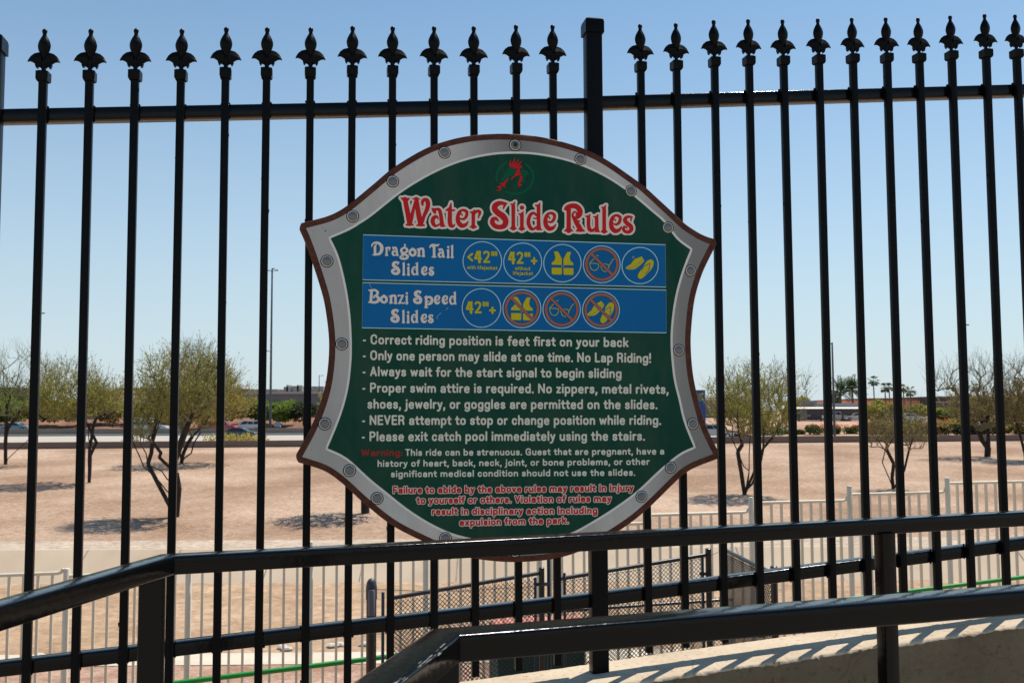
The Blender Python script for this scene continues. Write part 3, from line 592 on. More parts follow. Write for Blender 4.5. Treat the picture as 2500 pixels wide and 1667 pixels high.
def contour(discs, levels, step, pad):
    D = np.array(discs); x0, y0 = D[:, 0].min() - pad, D[:, 1].min() - pad; nx = int((D[:, 0].max() + pad - x0) / step) + 2; ny = int((D[:, 1].max() + pad - y0) / step) + 2
    G = np.full((ny, nx), 99.0)
    for x, y, r in D:
        w = r + pad - 1; i0 = max(0, int((x - w - x0) / step)); i1 = min(nx, int((x + w - x0) / step) + 2); j0 = max(0, int((y - w - y0) / step)); j1 = min(ny, int((y + w - y0) / step) + 2)
        X = x0 + np.arange(i0, i1) * step; Y = y0 + np.arange(j0, j1) * step
        np.minimum(G[j0:j1, i0:i1], np.hypot(X[None] - x, Y[:, None] - y) - r, out=G[j0:j1, i0:i1])
    res = []
    for lv in levels:
        A = G - lv; B = A < 0; B[0] = B[-1] = False; B[:, 0] = B[:, -1] = False
        A = np.where(B, np.minimum(A, -1e-6), np.maximum(A, 1e-6)); nxt = {}
        c = B[:-1, :-1] * 1 + B[:-1, 1:] * 2 + B[1:, 1:] * 4 + B[1:, :-1] * 8
        T = {1: [(3, 0)], 2: [(0, 1)], 3: [(3, 1)], 4: [(1, 2)], 5: [(3, 2), (1, 0)], 6: [(0, 2)], 7: [(3, 2)], 8: [(2, 3)], 9: [(2, 0)], 10: [(0, 3), (2, 1)], 11: [(2, 1)], 12: [(1, 3)], 13: [(1, 0)], 14: [(0, 3)]}
        def ek(j, i, e): return (j, i, 0) if e == 0 else (j, i + 1, 1) if e == 1 else (j + 1, i, 0) if e == 2 else (j, i, 1)
        for j, i in zip(*np.nonzero((c > 0) & (c < 15))):
            for a, b in T[int(c[j, i])]: nxt[ek(j, i, a)] = ek(j, i, b)
        def pt(k):
            j, i, v = k
            a = A[j, i]; b = A[j + 1, i] if v else A[j, i + 1]; t = a / (a - b)
            return (x0 + (i + (0 if v else t)) * step, y0 + (j + (t if v else 0)) * step)
        loops = []
        while nxt:
            k0 = next(iter(nxt)); k = k0; L = []
            while k in nxt: L.append(pt(k)); k = nxt.pop(k)
            if len(L) > 6:
                L = np.array(L); L = (np.roll(L, 1, 0) + 2 * L + np.roll(L, -1, 0)) / 4
                keep = [L[0]]
                for q in L[1:]:
                    if np.hypot(*(q - keep[-1])) > step * 1.15: keep.append(q)
                loops.append([tuple(q) for q in keep])
        res.append(loops)
    return res
# --- plain bold face for the rules: strokes in units of the cap height
def RRP(x0, y0, x1, y1, c):
    P = []
    for cx, cy, a0 in ((x1 - c, y1 - c, 0), (x0 + c, y1 - c, 90), (x0 + c, y0 + c, 180), (x1 - c, y0 + c, 270)):
        for k in range(4): a = R(a0 + 30 * k); P.append((cx + c * math.cos(a), cy + c * math.sin(a)))
    return P + [P[0]]
BW = RRP(.1, .1, .5, .6, .16)
ARCH = [(.1, .40), (.16, .53), (.28, .6), (.40, .58), (.48, .47), (.48, .36), (.48, .1)]
PF = {  # glyph: (advance, strokes); a stroke starting with 'L' keeps straight corners
 'a': (.58, [[(.12, .50), (.18, .58), (.3, .605), (.42, .57), (.47, .45), (.47, .28), (.47, .1)], [(.47, .37), (.3, .365), (.15, .32), (.1, .22), (.15, .12), (.27, .095), (.39, .13), (.47, .22)]]),
 'b': (.6, [['L', (.1, .9), (.1, .1)], ['L'] + BW]), 'd': (.6, [['L', (.5, .9), (.5, .1)], ['L'] + BW]), 'o': (.6, [['L'] + BW]), 'p': (.6, [['L', (.1, .6), (.1, -.2)], ['L'] + BW]), 'q': (.6, [['L', (.5, .6), (.5, -.2)], ['L'] + BW]),
 'c': (.55, [[(.45, .48), (.39, .58), (.28, .605), (.16, .56), (.1, .45), (.1, .35), (.1, .25), (.16, .14), (.28, .095), (.39, .12), (.45, .22)]]),
 'e': (.59, [['L', (.12, .36), (.49, .36)], [(.49, .36), (.48, .48), (.4, .585), (.28, .605), (.15, .54), (.1, .40), (.1, .30), (.15, .15), (.28, .085), (.41, .1), (.47, .16)]]),
 'f': (.38, [[(.36, .89), (.27, .9), (.19, .83), (.18, .7), (.18, .4), (.18, .1)], ['L', (.05, .585), (.33, .585)]]), 'g': (.6, [['L'] + BW, [(.5, .6), (.5, .3), (.5, .0), (.44, -.13), (.3, -.17), (.17, -.15), (.11, -.08)]]),
 'h': (.58, [['L', (.1, .9), (.1, .1)], ARCH]), 'i': (.2, [['L', (.1, .6), (.1, .1)], ['D', (.1, .85)]]), 'j': (.24, [[(.14, .6), (.14, .3), (.14, -.02), (.08, -.14), (-.01, -.16)], ['D', (.14, .85)]]),
 'k': (.55, [['L', (.1, .9), (.1, .1)], ['L', (.45, .6), (.17, .34)], ['L', (.24, .4), (.47, .1)]]), 'l': (.2, [['L', (.1, .9), (.1, .1)]]), 'm': (.9, [['L', (.1, .6), (.1, .1)], [(.1, .42), (.15, .54), (.25, .6), (.36, .57), (.44, .47), (.45, .36), (.45, .1)], [(.45, .42), (.5, .54), (.6, .6), (.71, .57), (.79, .47), (.8, .36), (.8, .1)]]),
 'n': (.58, [['L', (.1, .6), (.1, .1)], ARCH]), 'r': (.4, [['L', (.1, .6), (.1, .1)], [(.1, .40), (.15, .53), (.25, .595), (.34, .58)]]), 's': (.52, [[(.41, .49), (.36, .58), (.25, .605), (.14, .57), (.11, .47), (.18, .39), (.27, .35), (.37, .30), (.42, .22), (.37, .13), (.26, .095), (.15, .12), (.09, .21)]]),
 't': (.4, [[(.18, .8), (.18, .5), (.18, .25), (.22, .13), (.35, .11)], ['L', (.04, .585), (.35, .585)]]), 'u': (.58, [['L', (.48, .6), (.48, .1)], [(.1, .6), (.1, .34), (.11, .2), (.2, .11), (.32, .1), (.43, .17), (.48, .3)]]), 'v': (.52, [['L', (.08, .61), (.26, .11), (.44, .61)]]),
 'w': (.76, [['L', (.08, .61), (.22, .11), (.38, .56), (.54, .11), (.68, .61)]]), 'x': (.54, [['L', (.09, .6), (.45, .1)], ['L', (.45, .6), (.09, .1)]]), 'y': (.52, [['L', (.08, .61), (.27, .12)], ['L', (.44, .61), (.25, .02), (.19, -.1), (.1, -.16), (.03, -.15)]]), 'z': (.48, [['L', (.09, .59), (.39, .59), (.09, .11), (.4, .11)]]),
 'C': (.72, [[(.6, .66), (.57, .8), (.46, .9), (.3, .9), (.15, .8), (.1, .62), (.1, .4), (.14, .2), (.3, .1), (.46, .1), (.57, .2), (.6, .34)]]), 'G': (.74, [[(.6, .68), (.56, .82), (.44, .9), (.3, .9), (.15, .8), (.1, .62), (.1, .4), (.14, .2), (.3, .1), (.46, .1), (.58, .2), (.61, .44)], ['L', (.4, .46), (.61, .46), (.61, .1)]]),
 'O': (.76, [['L'] + RRP(.1, .1, .64, .9, .26)]), 'N': (.74, [['L', (.1, .1), (.1, .9)], ['L', (.12, .88), (.6, .12)], ['L', (.62, .1), (.62, .9)]]), 'L': (.54, [['L', (.1, .9), (.1, .1), (.47, .1)]]), 'E': (.6, [['L', (.5, .9), (.1, .9), (.1, .1), (.51, .1)], ['L', (.1, .51), (.47, .51)]]), 'F': (.58, [['L', (.5, .9), (.1, .9), (.1, .1)], ['L', (.1, .5), (.45, .5)]]),
 'A': (.7, [['L', (.08, .1), (.34, .9), (.6, .1)], ['L', (.2, .33), (.48, .33)]]), 'V': (.68, [['L', (.08, .9), (.33, .12), (.58, .9)]]), 'W': (.98, [['L', (.08, .9), (.26, .12), (.47, .82), (.68, .12), (.86, .9)]]), 'T': (.6, [['L', (.07, .9), (.53, .9)], ['L', (.3, .9), (.3, .1)]]),
 'P': (.64, [['L', (.1, .1), (.1, .9), (.36, .9), (.48, .86), (.54, .76), (.54, .62), (.48, .5), (.36, .45), (.1, .45)]]), 'R': (.68, [['L', (.1, .1), (.1, .9), (.38, .9), (.5, .86), (.55, .76), (.55, .64), (.5, .54), (.38, .49), (.1, .49)], ['L', (.36, .48), (.5, .4), (.56, .1)]]),
 '-': (.34, [['L', (.08, .38), (.22, .38)]]), '.': (.2, [['D', (.1, .1)]]), ',': (.22, [['D', (.11, .1)], ['L', (.12, .08), (.06, -.1)]]), '!': (.22, [['L', (.1, .9), (.1, .42)], ['D', (.1, .1)]]), ':': (.22, [['D', (.1, .5)], ['D', (.1, .12)]]), ' ': (.26, []),
 '4': (.7, [['L', (.28, .92), (.06, .38), (.6, .36)], ['L', (.3, .84), (.14, .42)], ['L', (.5, .92), (.48, .06)], ['L', (.44, .88), (.43, .1)]]), '2': (.66, [[(.1, .8), (.2, .9), (.38, .9), (.52, .8), (.5, .62), (.38, .42), (.24, .26), (.12, .12)], ['L', (.1, .12), (.58, .13)]]), '"': (.56, [['T', (.06, .93), (.08, .64)], ['T', (.2, .92), (.21, .64)], ['T', (.36, .93), (.37, .65)], ['T', (.5, .92), (.51, .64)]]), '+': (.6, [['L', (.06, .3), (.5, .3)], ['L', (.28, .52), (.28, .08)]]), '<': (.56, [['L', (.44, .72), (.08, .47), (.44, .2)]]),
}
def stroke_line(body, xl, yl, xr, yr, cap, rad, gap=.085):
    x = 0; items = []
    for ch in body:
        adv, S = PF[ch]
        for st_ in S: items.append((x, st_))
        x += adv + gap
    xe = x - gap; k = cap; sxx = (xr - xl) / xe; out = []
    for x0, st_ in items:
        if st_[0] == 'D': pts = [(st_[1][0], st_[1][1], 1.18), (st_[1][0] + .002, st_[1][1], 1.18)]
        elif st_[0] == 'T': pts = [(px, py, .62) for px, py in st_[1:]]
        elif st_[0] == 'L': pts = [(px, py, 1) for px, py in st_[1:]]
        else:
            pts = [(q[0], q[1], 1) for q in catmull(st_, 5)]
        for (ax, ay, ar), (bx, by, br) in zip(pts, pts[1:]):
            X0, X1 = xl + (x0 + ax) * sxx, xl + (x0 + bx) * sxx; t0, t1 = (X0 - xl) / (xr - xl), (X1 - xl) / (xr - xl)
            Y0, Y1 = yl + (yr - yl) * t0 - ay * k, yl + (yr - yl) * t1 - by * k; n_ = max(1, int(math.hypot(X1 - X0, Y1 - Y0) / .7))
            for i in range(n_ + 1): t = i / n_; out.append((X0 + (X1 - X0) * t, Y0 + (Y1 - Y0) * t, rad * ar))
    return out
def set_lines(name, lines, rad, m, parent, d, cap, levels=(0,), gap=.085):
    outs = [MB() for _ in levels]
    for b_, xl, yl, xr, yr in lines:
        for mb_, lo, dd in zip(outs, contour(stroke_line(b_, xl, yl, xr, yr, cap, rad, gap), levels, .42, max(levels) + 2.5), (d, d - .0006)): fill_loops(lo, dd, mb_)
    return outs
(tb,) = set_lines('rule', (("- Correct riding position is feet first on your back", 886, 840.6, 1533.6, 848), ("- Only one person may slide at one time. No Lap Riding!", 885.7, 879.4, 1589.3, 886.2),
        ("- Always wait for the start signal to begin sliding", 885.2, 918.6, 1517, 923.4), ("- Proper swim attire is required. No zippers, metal rivets,", 884.6, 958.4, 1632, 961.8),
        ("shoes, jewelry, or goggles are permitted on the slides.", 897, 997.9, 1604.5, 999.2), ("- NEVER attempt to stop or change position while riding.", 884, 1037.6, 1613.4, 1037.2),
        ("- Please exit catch pool immediately using the stairs.", 883.4, 1077.2, 1574, 1075.7)), 2.15, M_text, field, L0, 25)
tb.build('rule_lettering', M_text, field)
(tb,) = set_lines('w', (("Warning:", 882, 1113.1, 983.4, 1112.6),), 1.75, M_redw, field, L0, 17.4); tb.build('warning_word', M_redw, field)
(tb,) = set_lines('w', (("This ride can be strenuous. Guest that are pregnant, have a", 989.3, 1112.6, 1621.4, 1109.2), ("history of heart, back, neck, joint, or bone problems, or other", 921.3, 1139.5, 1585.4, 1134.5),
        ("significant medical condition should not use the slides.", 954, 1164.8, 1550.5, 1160.9)), 1.6, M_text, field, L0, 17.4); tb.build('warning_lettering', M_text, field)
tr_, to_ = set_lines('n', (("Failure to abide by the above rules may result in injury", 959, 1204.6, 1546, 1198.4), ("to yourself or others. Violation of rules may", 1017, 1229.6, 1492, 1224.8),
        ("result in disciplinary action including", 1054, 1256.8, 1458, 1253.8), ("expulsion from the park.", 1121.5, 1283.2, 1388, 1277.8)), 1.9, M_redp, field, L0 + .0004, 18.2, (0, 1.6), .1)
no = tr_.build('notice_lettering', M_redp, field); to_.build('notice_outline', M_cream, no)

discs = []
for ch, x, y, q in (('W', 130, 640, 0), ('a', 710, 660, 0), ('t', 1000, 670, 0), ('e', 1193, 680, 0), ('r', 1462, 678, 0), ('S', 1845, 706, 0)):
    place(ch, 960 + x / 7.84, 470 + y / 7.84, 1, discs, .95)
for ch, x, y in (('l', 38, 640), ('i', 182, 645), ('d', 326, 658), ('e', 612, 670), ('R', 975, 678), ('u', 1345, 690), ('l', 1618, 695), ('e', 1754, 710), ('s', 1985, 715)):
    place(ch, 1240 + x / 7.127, 470 + y / 7.127, 1, discs, .95)
red, pale = contour(discs, [.1, 5.0], .45, 7)
hd = layer('heading_lettering', red, L0 + .0006, M_redp, field); layer('heading_outline', pale, L0, M_cream, hd)

# --- blue bands with lettering and symbols
def seg_poly(pts, w, mb, d, closed=False):
    p = [np.array(q, float) for q in pts]; n = len(p); A, B = [], []
    for i in range(n):
        a = p[i - 1] if (i or closed) else p[i]; b = p[(i + 1) % n] if (i < n - 1 or closed) else p[i]
        t = (b - a) / (np.hypot(*(b - a)) + 1e-9); nn = np.array([-t[1], t[0]]) * w / 2; A.append(p[i] + nn); B.append(p[i] - nn)
    P = [sg(*q, d) for q in A] + [sg(*q, d) for q in B]; m_ = n if closed else n - 1; Fc = []
    for i in range(m_):
        f = (i, (i + 1) % n, n + (i + 1) % n, n + i); n_ = (P[f[1]] - P[f[0]]).cross(P[f[2]] - P[f[0]]); Fc.append(f if n_.dot(NN) > 0 else f[::-1])
    mb.poly(P, Fc)
def circ(cx, cy, r, n=56): return [(cx + r * math.cos(2 * math.pi * i / n), cy + r * math.sin(2 * math.pi * i / n)) for i in range(n)]
bands = [
    ('dragon', [(886.6, 573.8), (1623.5, 598), (1625.2, 701.3), (885.3, 683.3)]),
    ('bonzi', [(884.9, 690.2), (1625.6, 708.5), (1626.2, 812.6), (883.8, 800.4)])]
def zz4(l): return [(1250 + x / 5.47, 580 + y / 5.47) for x, y in l]
VEST = [zz4(l) for l in ([(556, 196), (566, 188), (606, 190), (616, 198), (662, 285), (662, 368), (528, 365), (526, 340), (540, 326), (560, 312), (572, 290), (576, 262), (570, 232)],
        [(786, 203), (776, 196), (740, 194), (730, 202), (684, 288), (684, 370), (814, 372), (816, 348), (802, 334), (780, 316), (771, 292), (768, 266), (773, 236)],
        [(655, 382), (690, 384), (690, 393), (655, 391)], [(527, 403), (662, 406), (662, 486), (652, 497), (540, 494), (527, 484)], [(684, 408), (817, 411), (817, 490), (806, 501), (694, 499), (684, 488)])]
GOG = [(zz4(l), c) for l, c in (([(1034, 352), (1040, 395), (1062, 430), (1092, 442), (1124, 434), (1146, 408), (1156, 372), (1140, 354), (1100, 346), (1060, 345)], True), ([(1150, 356), (1166, 350), (1182, 372)], False),
        ([(1182, 374), (1190, 412), (1212, 446), (1240, 457), (1264, 448), (1284, 412), (1292, 380), (1270, 362), (1235, 354), (1200, 358)], True), ([(1030, 350), (1056, 318), (1092, 284)], False), ([(1122, 246), (1150, 244)], False), ([(1286, 392), (1310, 350), (1336, 302), (1362, 286)], False), ([(1294, 366), (1286, 412)], False))]
SHOE = zz4(catmull([(1515, 402), (1540, 382), (1585, 352), (1618, 308), (1650, 284), (1700, 266), (1728, 256), (1738, 276), (1756, 300), (1757, 322), (1735, 346), (1690, 386), (1630, 424), (1585, 430), (1535, 426), (1518, 414)], 3, True))
FLIP = zz4(catmull([(1675, 518), (1690, 474), (1738, 404), (1782, 336), (1820, 302), (1858, 296), (1884, 316), (1886, 352), (1866, 410), (1822, 462), (1772, 512), (1730, 546), (1696, 550)], 3, True))
STRAP = [zz4(l) for l in ([(1728, 452), (1752, 392), (1790, 372), (1832, 350), (1830, 398), (1812, 450), (1768, 492)],)]
def sub(parent, name, m, fn, label=None):
    mb = MB(); fn(mb); o = mb.build(name, m, parent)
    if label: o['label'] = label
    return o
def word(out, items, sc, rf=1.12):
    for ch, x, y in items: place(ch, x, y, sc, out, rf)
for bi, (bn, q) in enumerate(bands):
    band = layer('blue_band', [q], L0, M_blue, sign); band['label'] = 'upper blue band for the dragon tail slides' if bi == 0 else 'lower blue band for the bonzi speed slides'
    la, lb = .0027, .0032
    sub(band, 'band_border', M_pale, lambda mb: seg_poly(q, 2.0, mb, la, True))
    ds = []
    if bi == 0:
        word(ds, [('D', 906.6, 623.4), ('r', 939.5, 624), ('a', 956, 625), ('g', 976, 624.5), ('o', 998.5, 626.2), ('n', 1017, 626.7), ('T', 1048, 628.5), ('a', 1068.5, 629), ('i', 1090, 629), ('l', 1100, 629.3)], .475)
        word(ds, [('S', 954.6, 671), ('l', 982, 671.6), ('i', 993, 671.8), ('d', 1004.4, 672), ('e', 1028, 672.6), ('s', 1046.4, 673)], .475)
        cs = [(1177.1, 637.7, 47, None), (1275.6, 640.3, 46.3, None), (1372.5, 643, 45.6, 'vest'), (1468.5, 645.8, 44.8, 'gog!'), (1562, 648.6, 44.2, 'shoe')]
    else:
        word(ds, [('B', 899, 740), ('o', 928.5, 740.5), ('n', 949, 741), ('z', 971, 741.2), ('i', 989, 741.5), ('S', 1008.4, 742), ('p', 1035.4, 742.6), ('e', 1059.2, 743), ('e', 1078.4, 743.2), ('d', 1096.7, 743.4)], .475)
        word(ds, [('S', 953.2, 787.4), ('l', 981.2, 787.6), ('i', 992.3, 787.8), ('d', 1003.6, 788), ('e', 1027.2, 788.4), ('s', 1045, 788.6)], .475)
        cs = [(1175, 752, 47, None), (1273.6, 753.7, 46.3, 'vest!'), (1370.7, 755.5, 45.6, 'gog!'), (1466.6, 757.3, 45, 'shoe!')]
    layer('band_lettering', contour(ds, [.05], .35, 3)[0], lb, M_cream, band)
    def rings(mb):
        for cx, cy, r, _ in cs: seg_poly(circ(cx, cy, r), 2.1, mb, la, True)
    sub(band, 'symbol_rings', M_pale, rings)
    if bi == 0:
        HT = [(('<42"', 1140.5, 642.4, 1213.5, 644.2), 31, 2.5), (('42"+', 1240.5, 645.2, 1311.5, 647), 31, 2.5), (('with lifejacket', 1140.2, 657.6, 1213.7, 659.4), 9.6, .8), (('without', 1256.7, 659.8, 1294.1, 660.8), 9.6, .8), (('lifejacket', 1251.7, 671.5, 1300.3, 672.8), 9.6, .8)]
    else: HT = [(('42"+', 1137.6, 766, 1210.2, 767.4), 31, 2.5)]
    def h(mb):
        for ln_, cp_, rd_ in HT: fill_loops(contour(stroke_line(*ln_, cp_, rd_), [0], .32, 2)[0], lb, mb)
    sub(band, 'height_marks', M_yel, h)
    for cx, cy, r, kd in cs:
        if not kd: continue
        bx, by, br = {'v': (1372.5, 643, 1), 'g': (1468.5, 645.8, 1), 's': (1562, 648.6, 1)}[kd[0]]
        rot = -.16 if kd == 'shoe!' else 0; cr_, sr_ = math.cos(rot), math.sin(rot)
        tf = lambda l: [(cx + (x - bx) * cr_ - (y - by) * sr_, cy + (x - bx) * sr_ + (y - by) * cr_) for x, y in l]
        if kd[0] == 'v':
            def fn(mb):
                for l in VEST: fill_loops([tf(l)], lb, mb)
            sub(band, 'vest_symbol', M_yel, fn)
        elif kd[0] == 'g':
            def fn(mb):
                for l, c in GOG: seg_poly(tf(l), 1.6, mb, lb + .00003 * c, c)
            sub(band, 'goggles_symbol', M_yel, fn)
        else:
            def fn(mb):
                fill_loops([tf(SHOE)], lb, mb); fill_loops([tf(FLIP)], lb, mb)
                seg_poly(tf(circ(1250 + 1615 / 5.47, 580 + 266 / 5.47, 2.0, 12)), .9, mb, lb, True)
            so = sub(band, 'shoes_symbol', M_yel, fn)
            mbs = MB()
            for l in STRAP: seg_poly(tf(catmull(l, 3)), 1.7, mbs, lb + .0003)
            l = zz4([(1535, 412), (1600, 405), (1650, 380), (1700, 335), (1745, 300)]); seg_poly(tf(l), .7, mbs, lb + .0003)
            mbs.build('shoe_lines', M_blue, band)
        if kd.endswith('!'):
            def fn(mb):
                seg_poly(circ(cx, cy, r * .84), 5.2, mb, lb + .0008, True)
                o_ = r * .80 * .7071; seg_poly([(cx - o_, cy - o_), (cx + o_, cy + o_)], 5.2, mb, lb + .0009)
            sub(band, 'prohibition_ring', M_orange, fn)
            seg = MB(); o_ = r * .8 * .7071; seg_poly([(cx - o_, cy - o_), (cx + o_, cy + o_)], 8.0, seg, lb + .0006); seg.build('slash_gap', M_blue, band)
# --- wear: scratches on the lower band, chips on the border
mb = MB()
seg_poly([(1065, 776), (1070, 770), (1074, 766), (1077, 764.5)], .9, mb, .0036); seg_poly([(1088, 757), (1091, 753.5), (1094, 751)], .9, mb, .0036); seg_poly([(901, 692), (908, 706)], .6, mb, .0036); seg_poly([(1066, 777), (1068, 778.5)], 1.2, mb, .0036)
mb.build('scratch', M_pale, band)
mb = MB(); cr2 = random.Random(5)
for px, py, r_ in [(786.7, 555.8, 1.0), (794.5, 564, 1.8), (793, 560, .9), (828, 657, .8), (884, 1156, 1.0), (1513, 1258, 1.0), (940, 470, .8), (1210, 352, .8), (1650, 560, 1.0), (760, 1098, .9), (1700, 1085, 1.1), (1668, 700, .8), (1450, 1310, .9)]:
    fill_loops([[(px + r_ * cr2.uniform(.6, 1.2) * math.cos(a), py + r_ * cr2.uniform(.6, 1.3) * math.sin(a)) for a in [k * .9 for k in range(7)]]], .0009, mb)
mb.build('paint_chips', M_studr, sign)
# --- emblem
def em(l): return [(1190 + x / 14.25, 375 + y / 14.25) for x, y in l]
def arc(a0, a1, n=40): return em([(950 + 638 * math.cos(R(a0 + (a1 - a0) * i / n)), 838 + 570 * math.sin(R(a0 + (a1 - a0) * i / n))) for i in range(n + 1)])
mb = MB(); seg_poly(arc(163, 247), 6.0, mb, L0); seg_poly(arc(-57, 124), 6.0, mb, L0)
for l in ([(740, 480), (700, 500), (680, 590), (640, 630), (600, 680), (560, 800), (450, 890), (460, 960), (540, 995), (640, 880), (720, 850), (800, 800), (900, 750), (960, 640), (1010, 550), (900, 545), (850, 500)],
          [(1160, 560), (1200, 530), (1250, 540), (1260, 580), (1370, 580), (1400, 650), (1480, 745), (1370, 750), (1310, 830), (1300, 900), (1310, 1010), (1190, 1045), (1170, 1015), (1240, 960), (1240, 800), (1200, 740), (1290, 690), (1180, 670)],
          [(860, 1145), (930, 1075), (1030, 1060), (1050, 1100), (930, 1130)], [(840, 1275), (860, 1210), (930, 1165), (1040, 1160), (1040, 1190), (930, 1200)], [(660, 1010), (760, 920), (800, 900), (740, 990)], [(1080, 790), (1110, 870), (1080, 960), (990, 1040), (1050, 930)]):
    fill_loops([em(l)], L0, mb)
emb = mb.build('emblem', M_logo, field)
mb = MB()
for l in ([(735, 440), (775, 300), (800, 205), (805, 300), (830, 375), (890, 270), (960, 130), (930, 330), (935, 370), (1020, 270), (1100, 185), (1030, 330), (1010, 400), (1120, 310), (1215, 255), (1120, 390), (1080, 440), (1160, 430), (1220, 470), (1150, 510), (1110, 570), (1120, 620), (1165, 650), (1110, 690), (1215, 715), (1080, 760), (960, 800), (880, 860), (835, 935), (808, 905), (850, 840), (930, 760), (985, 640), (1040, 545), (960, 520), (910, 545), (875, 480), (820, 492), (760, 450)],
          [(740, 860), (690, 960), (625, 1015), (645, 1075), (600, 1100), (612, 1190), (560, 1170), (490, 1110), (475, 1240), (420, 1305), (295, 1310), (400, 1265), (405, 1195), (315, 1190), (400, 1130), (480, 1105), (430, 1030), (570, 1020), (600, 950)],
          [(1140, 755), (1200, 800), (1225, 850), (1190, 890), (1215, 950), (1160, 985), (1125, 1060), (1205, 1095), (1090, 1170), (1060, 1090), (1080, 990), (1125, 880)]):
    fill_loops([em(l)], L0 + .0004, mb)
mb.build('emblem_flame', M_redp, emb)
# --- studs round the border
M_stud = mat('stud_steel', (.18, .182, .18), .42, metal=.4);
M_screw = mat('screw_dark', (.03, .03, .03), .35, metal=.6)
for i, (x, y) in enumerate([(1183, 334), (1021, 351), (1333, 366), (902, 417), (1449, 439), (810, 497), (1534, 523), (751, 600), (1586, 622), (785, 790), (1559, 804), (746, 973), (1591, 973), (803, 1080), (1540, 1073), (866, 1144), (1473, 1140), (1023, 1236), (1183, 1265), (1345, 1236)]):
    c = sg(x * 1.06293, y * 1.06293, .0006); u = .001165
    k = MB(); k.lathe(c, [(15.2 * u, 0), (15.2 * u, .0007), (13.2 * u, .0010)], 28, ES, Vector((0, 0, 1)), NN); st = k.build('stud', M_studr, sign)
    k = MB(); k.lathe(c, [(13.0 * u, .0004), (12.9 * u, .0014), (11.7 * u, .0016), (11.4 * u, .0010)], 28, ES, Vector((0, 0, 1)), NN); k.build('stud_rim', M_white, st)
    k = MB(); k.lathe(c, [(10.8 * u * math.cos(a), .0014 + .0042 * math.sin(a)) for a in [R(t) for t in (0, 15, 30, 45, 60, 75, 88)]], 28, ES, Vector((0, 0, 1)), NN); smooth_by_angle(k.build('stud_dome', M_stud, st), 50)
    if i in (0, 18):
        k = MB(); k.lathe(c, [(5.6 * u, .004), (5.4 * u, .0064), (3.2 * u, .0068)], 20, ES, Vector((0, 0, 1)), NN); k.box(c + NN * .0072, 3 * u, .0003, .6 * u, ES, NN, Vector((0, 0, 1))); k.build('screw', M_screw, st)

# ------------------------------------------------------------------ white park fence and green pipe rail
M_wf = mat('white_fence_paint', (.68, .62, .46), .5, col2=(.74, .68, .52), scale=2)
wf = thing('white_fence', at(1040, 1600, 12.6) * Vector((1, 1, 0)) if False else Vector((at(1040, 1600, 12.6).x, 12.6, Zb)), 'white stepped picket fence between the dirt and the viewer', 'fence')
A0, A1 = Vector((-5.2, 11.5, 0)), Vector((7.03, 14.3, 0)); WD = (A1 - A0).normalized(); WN = Vector((WD.y, -WD.x, 0))
def wf_s(px):                              # where a picture column meets the fence line
    v = ray(px, 1100); n_ = WN; t = (A0 - Vector((0, 0, 0))).dot(n_) / Vector((v.x, v.y, 0)).dot(n_); return (Vector((v.x, v.y, 0)) * t - A0).dot(WD)
def wfp(s, z, d=0): p = A0 + WD * s + WN * d; return Vector((p.x, p.y, z))
def wf_z(px, py): s = wf_s(px); p = A0 + WD * s; v = ray(px, py); return EYE.z + v.z * p.y / v.y
PC = [-700, -410, -110, 171, 466, 761, 1040, 1315, 1582, 1831, 2071, 2310, 2540, 2770, 2990]
RY = [1407, 1405, 1403, 1400, 1368, 1338, 1310, 1281, 1253.6, 1224.7, 1204, 1177, 1152, 1128]
prev = None
for i, (a, b, y) in enumerate(zip(PC, PC[1:], RY)):
    sa, sb = wf_s(a), wf_s(b); z = wf_z((a + b) / 2, y)
    mb = MB(); up = [wfp(sa + .03, z), wfp(sb - .1, z), wfp(sb - .065, z + .008), wfp(sb - .045, z + .026), wfp(sb - .036, z + .05)]
    mb.tube(up, .021, 8); smooth_by_angle(mb.build('top_rail', M_wf, wf), 50)
    mb = MB(); mb.tube([wfp(sa, Zb + .15), wfp(sb, Zb + .15)], .02, 6); mb.build('bottom_rail', M_wf, wf)
    mb = MB(); n = int(round((sb - sa) / .15))
    for k in range(1, n):
        s = sa + (sb - sa) * k / n; mb.box(wfp(s, (z + Zb + .15) / 2), .0145, .0145, (z - Zb - .15) / 2, WD, WN, Vector((0, 0, 1)))
    mb.build('picket_panel', M_wf, wf)
    mb = MB(); zt = z + (.05 if i < 3 else .2); mb.lathe(wfp(sb, 0), [(.036, Zb), (.036, zt - .01), (.03, zt), (.012, zt + .004)], 14); smooth_by_angle(mb.build('post', M_wf, wf), 40)
M_gr = mat('green_rail_paint', (.0, .23, .022), .4, col2=(.0, .26, .03), scale=3)
B0, B1 = at(425, 1667, 10.6), at(2500, 1408, 13.6); bd = (B1 - B0).normalized()
gt = thing('pipe_rail', Vector((B0.x + 5, (B0 + bd * 5).y, Zb)), 'bright green pipe railing running before the white fence', 'railing')
mb = MB(); mb.tube([B0 - bd * 4, B1 + bd * 3], .027, 10); smooth_by_angle(mb.build('rail', M_gr, gt), 60)
for px, py in ((453, 1665), (1036, 1582), (2096, 1462), (2560, 1402)):
    Y = None
    v = ray(px, py); n_ = Vector((bd.y, -bd.x, 0)).normalized(); t = (B0 - EYE).dot(n_) / v.dot(n_); p = EYE + v * t
    k = (Vector((p.x - B0.x, p.y - B0.y, 0))).length; q = B0 + bd * (k / Vector((bd.x, bd.y, 0)).length)
    mb = MB(); mb.tube([Vector((q.x, q.y, Zb)), Vector((q.x, q.y, q.z - .02))], .027, 10); smooth_by_angle(mb.build('post', M_gr, gt), 60)

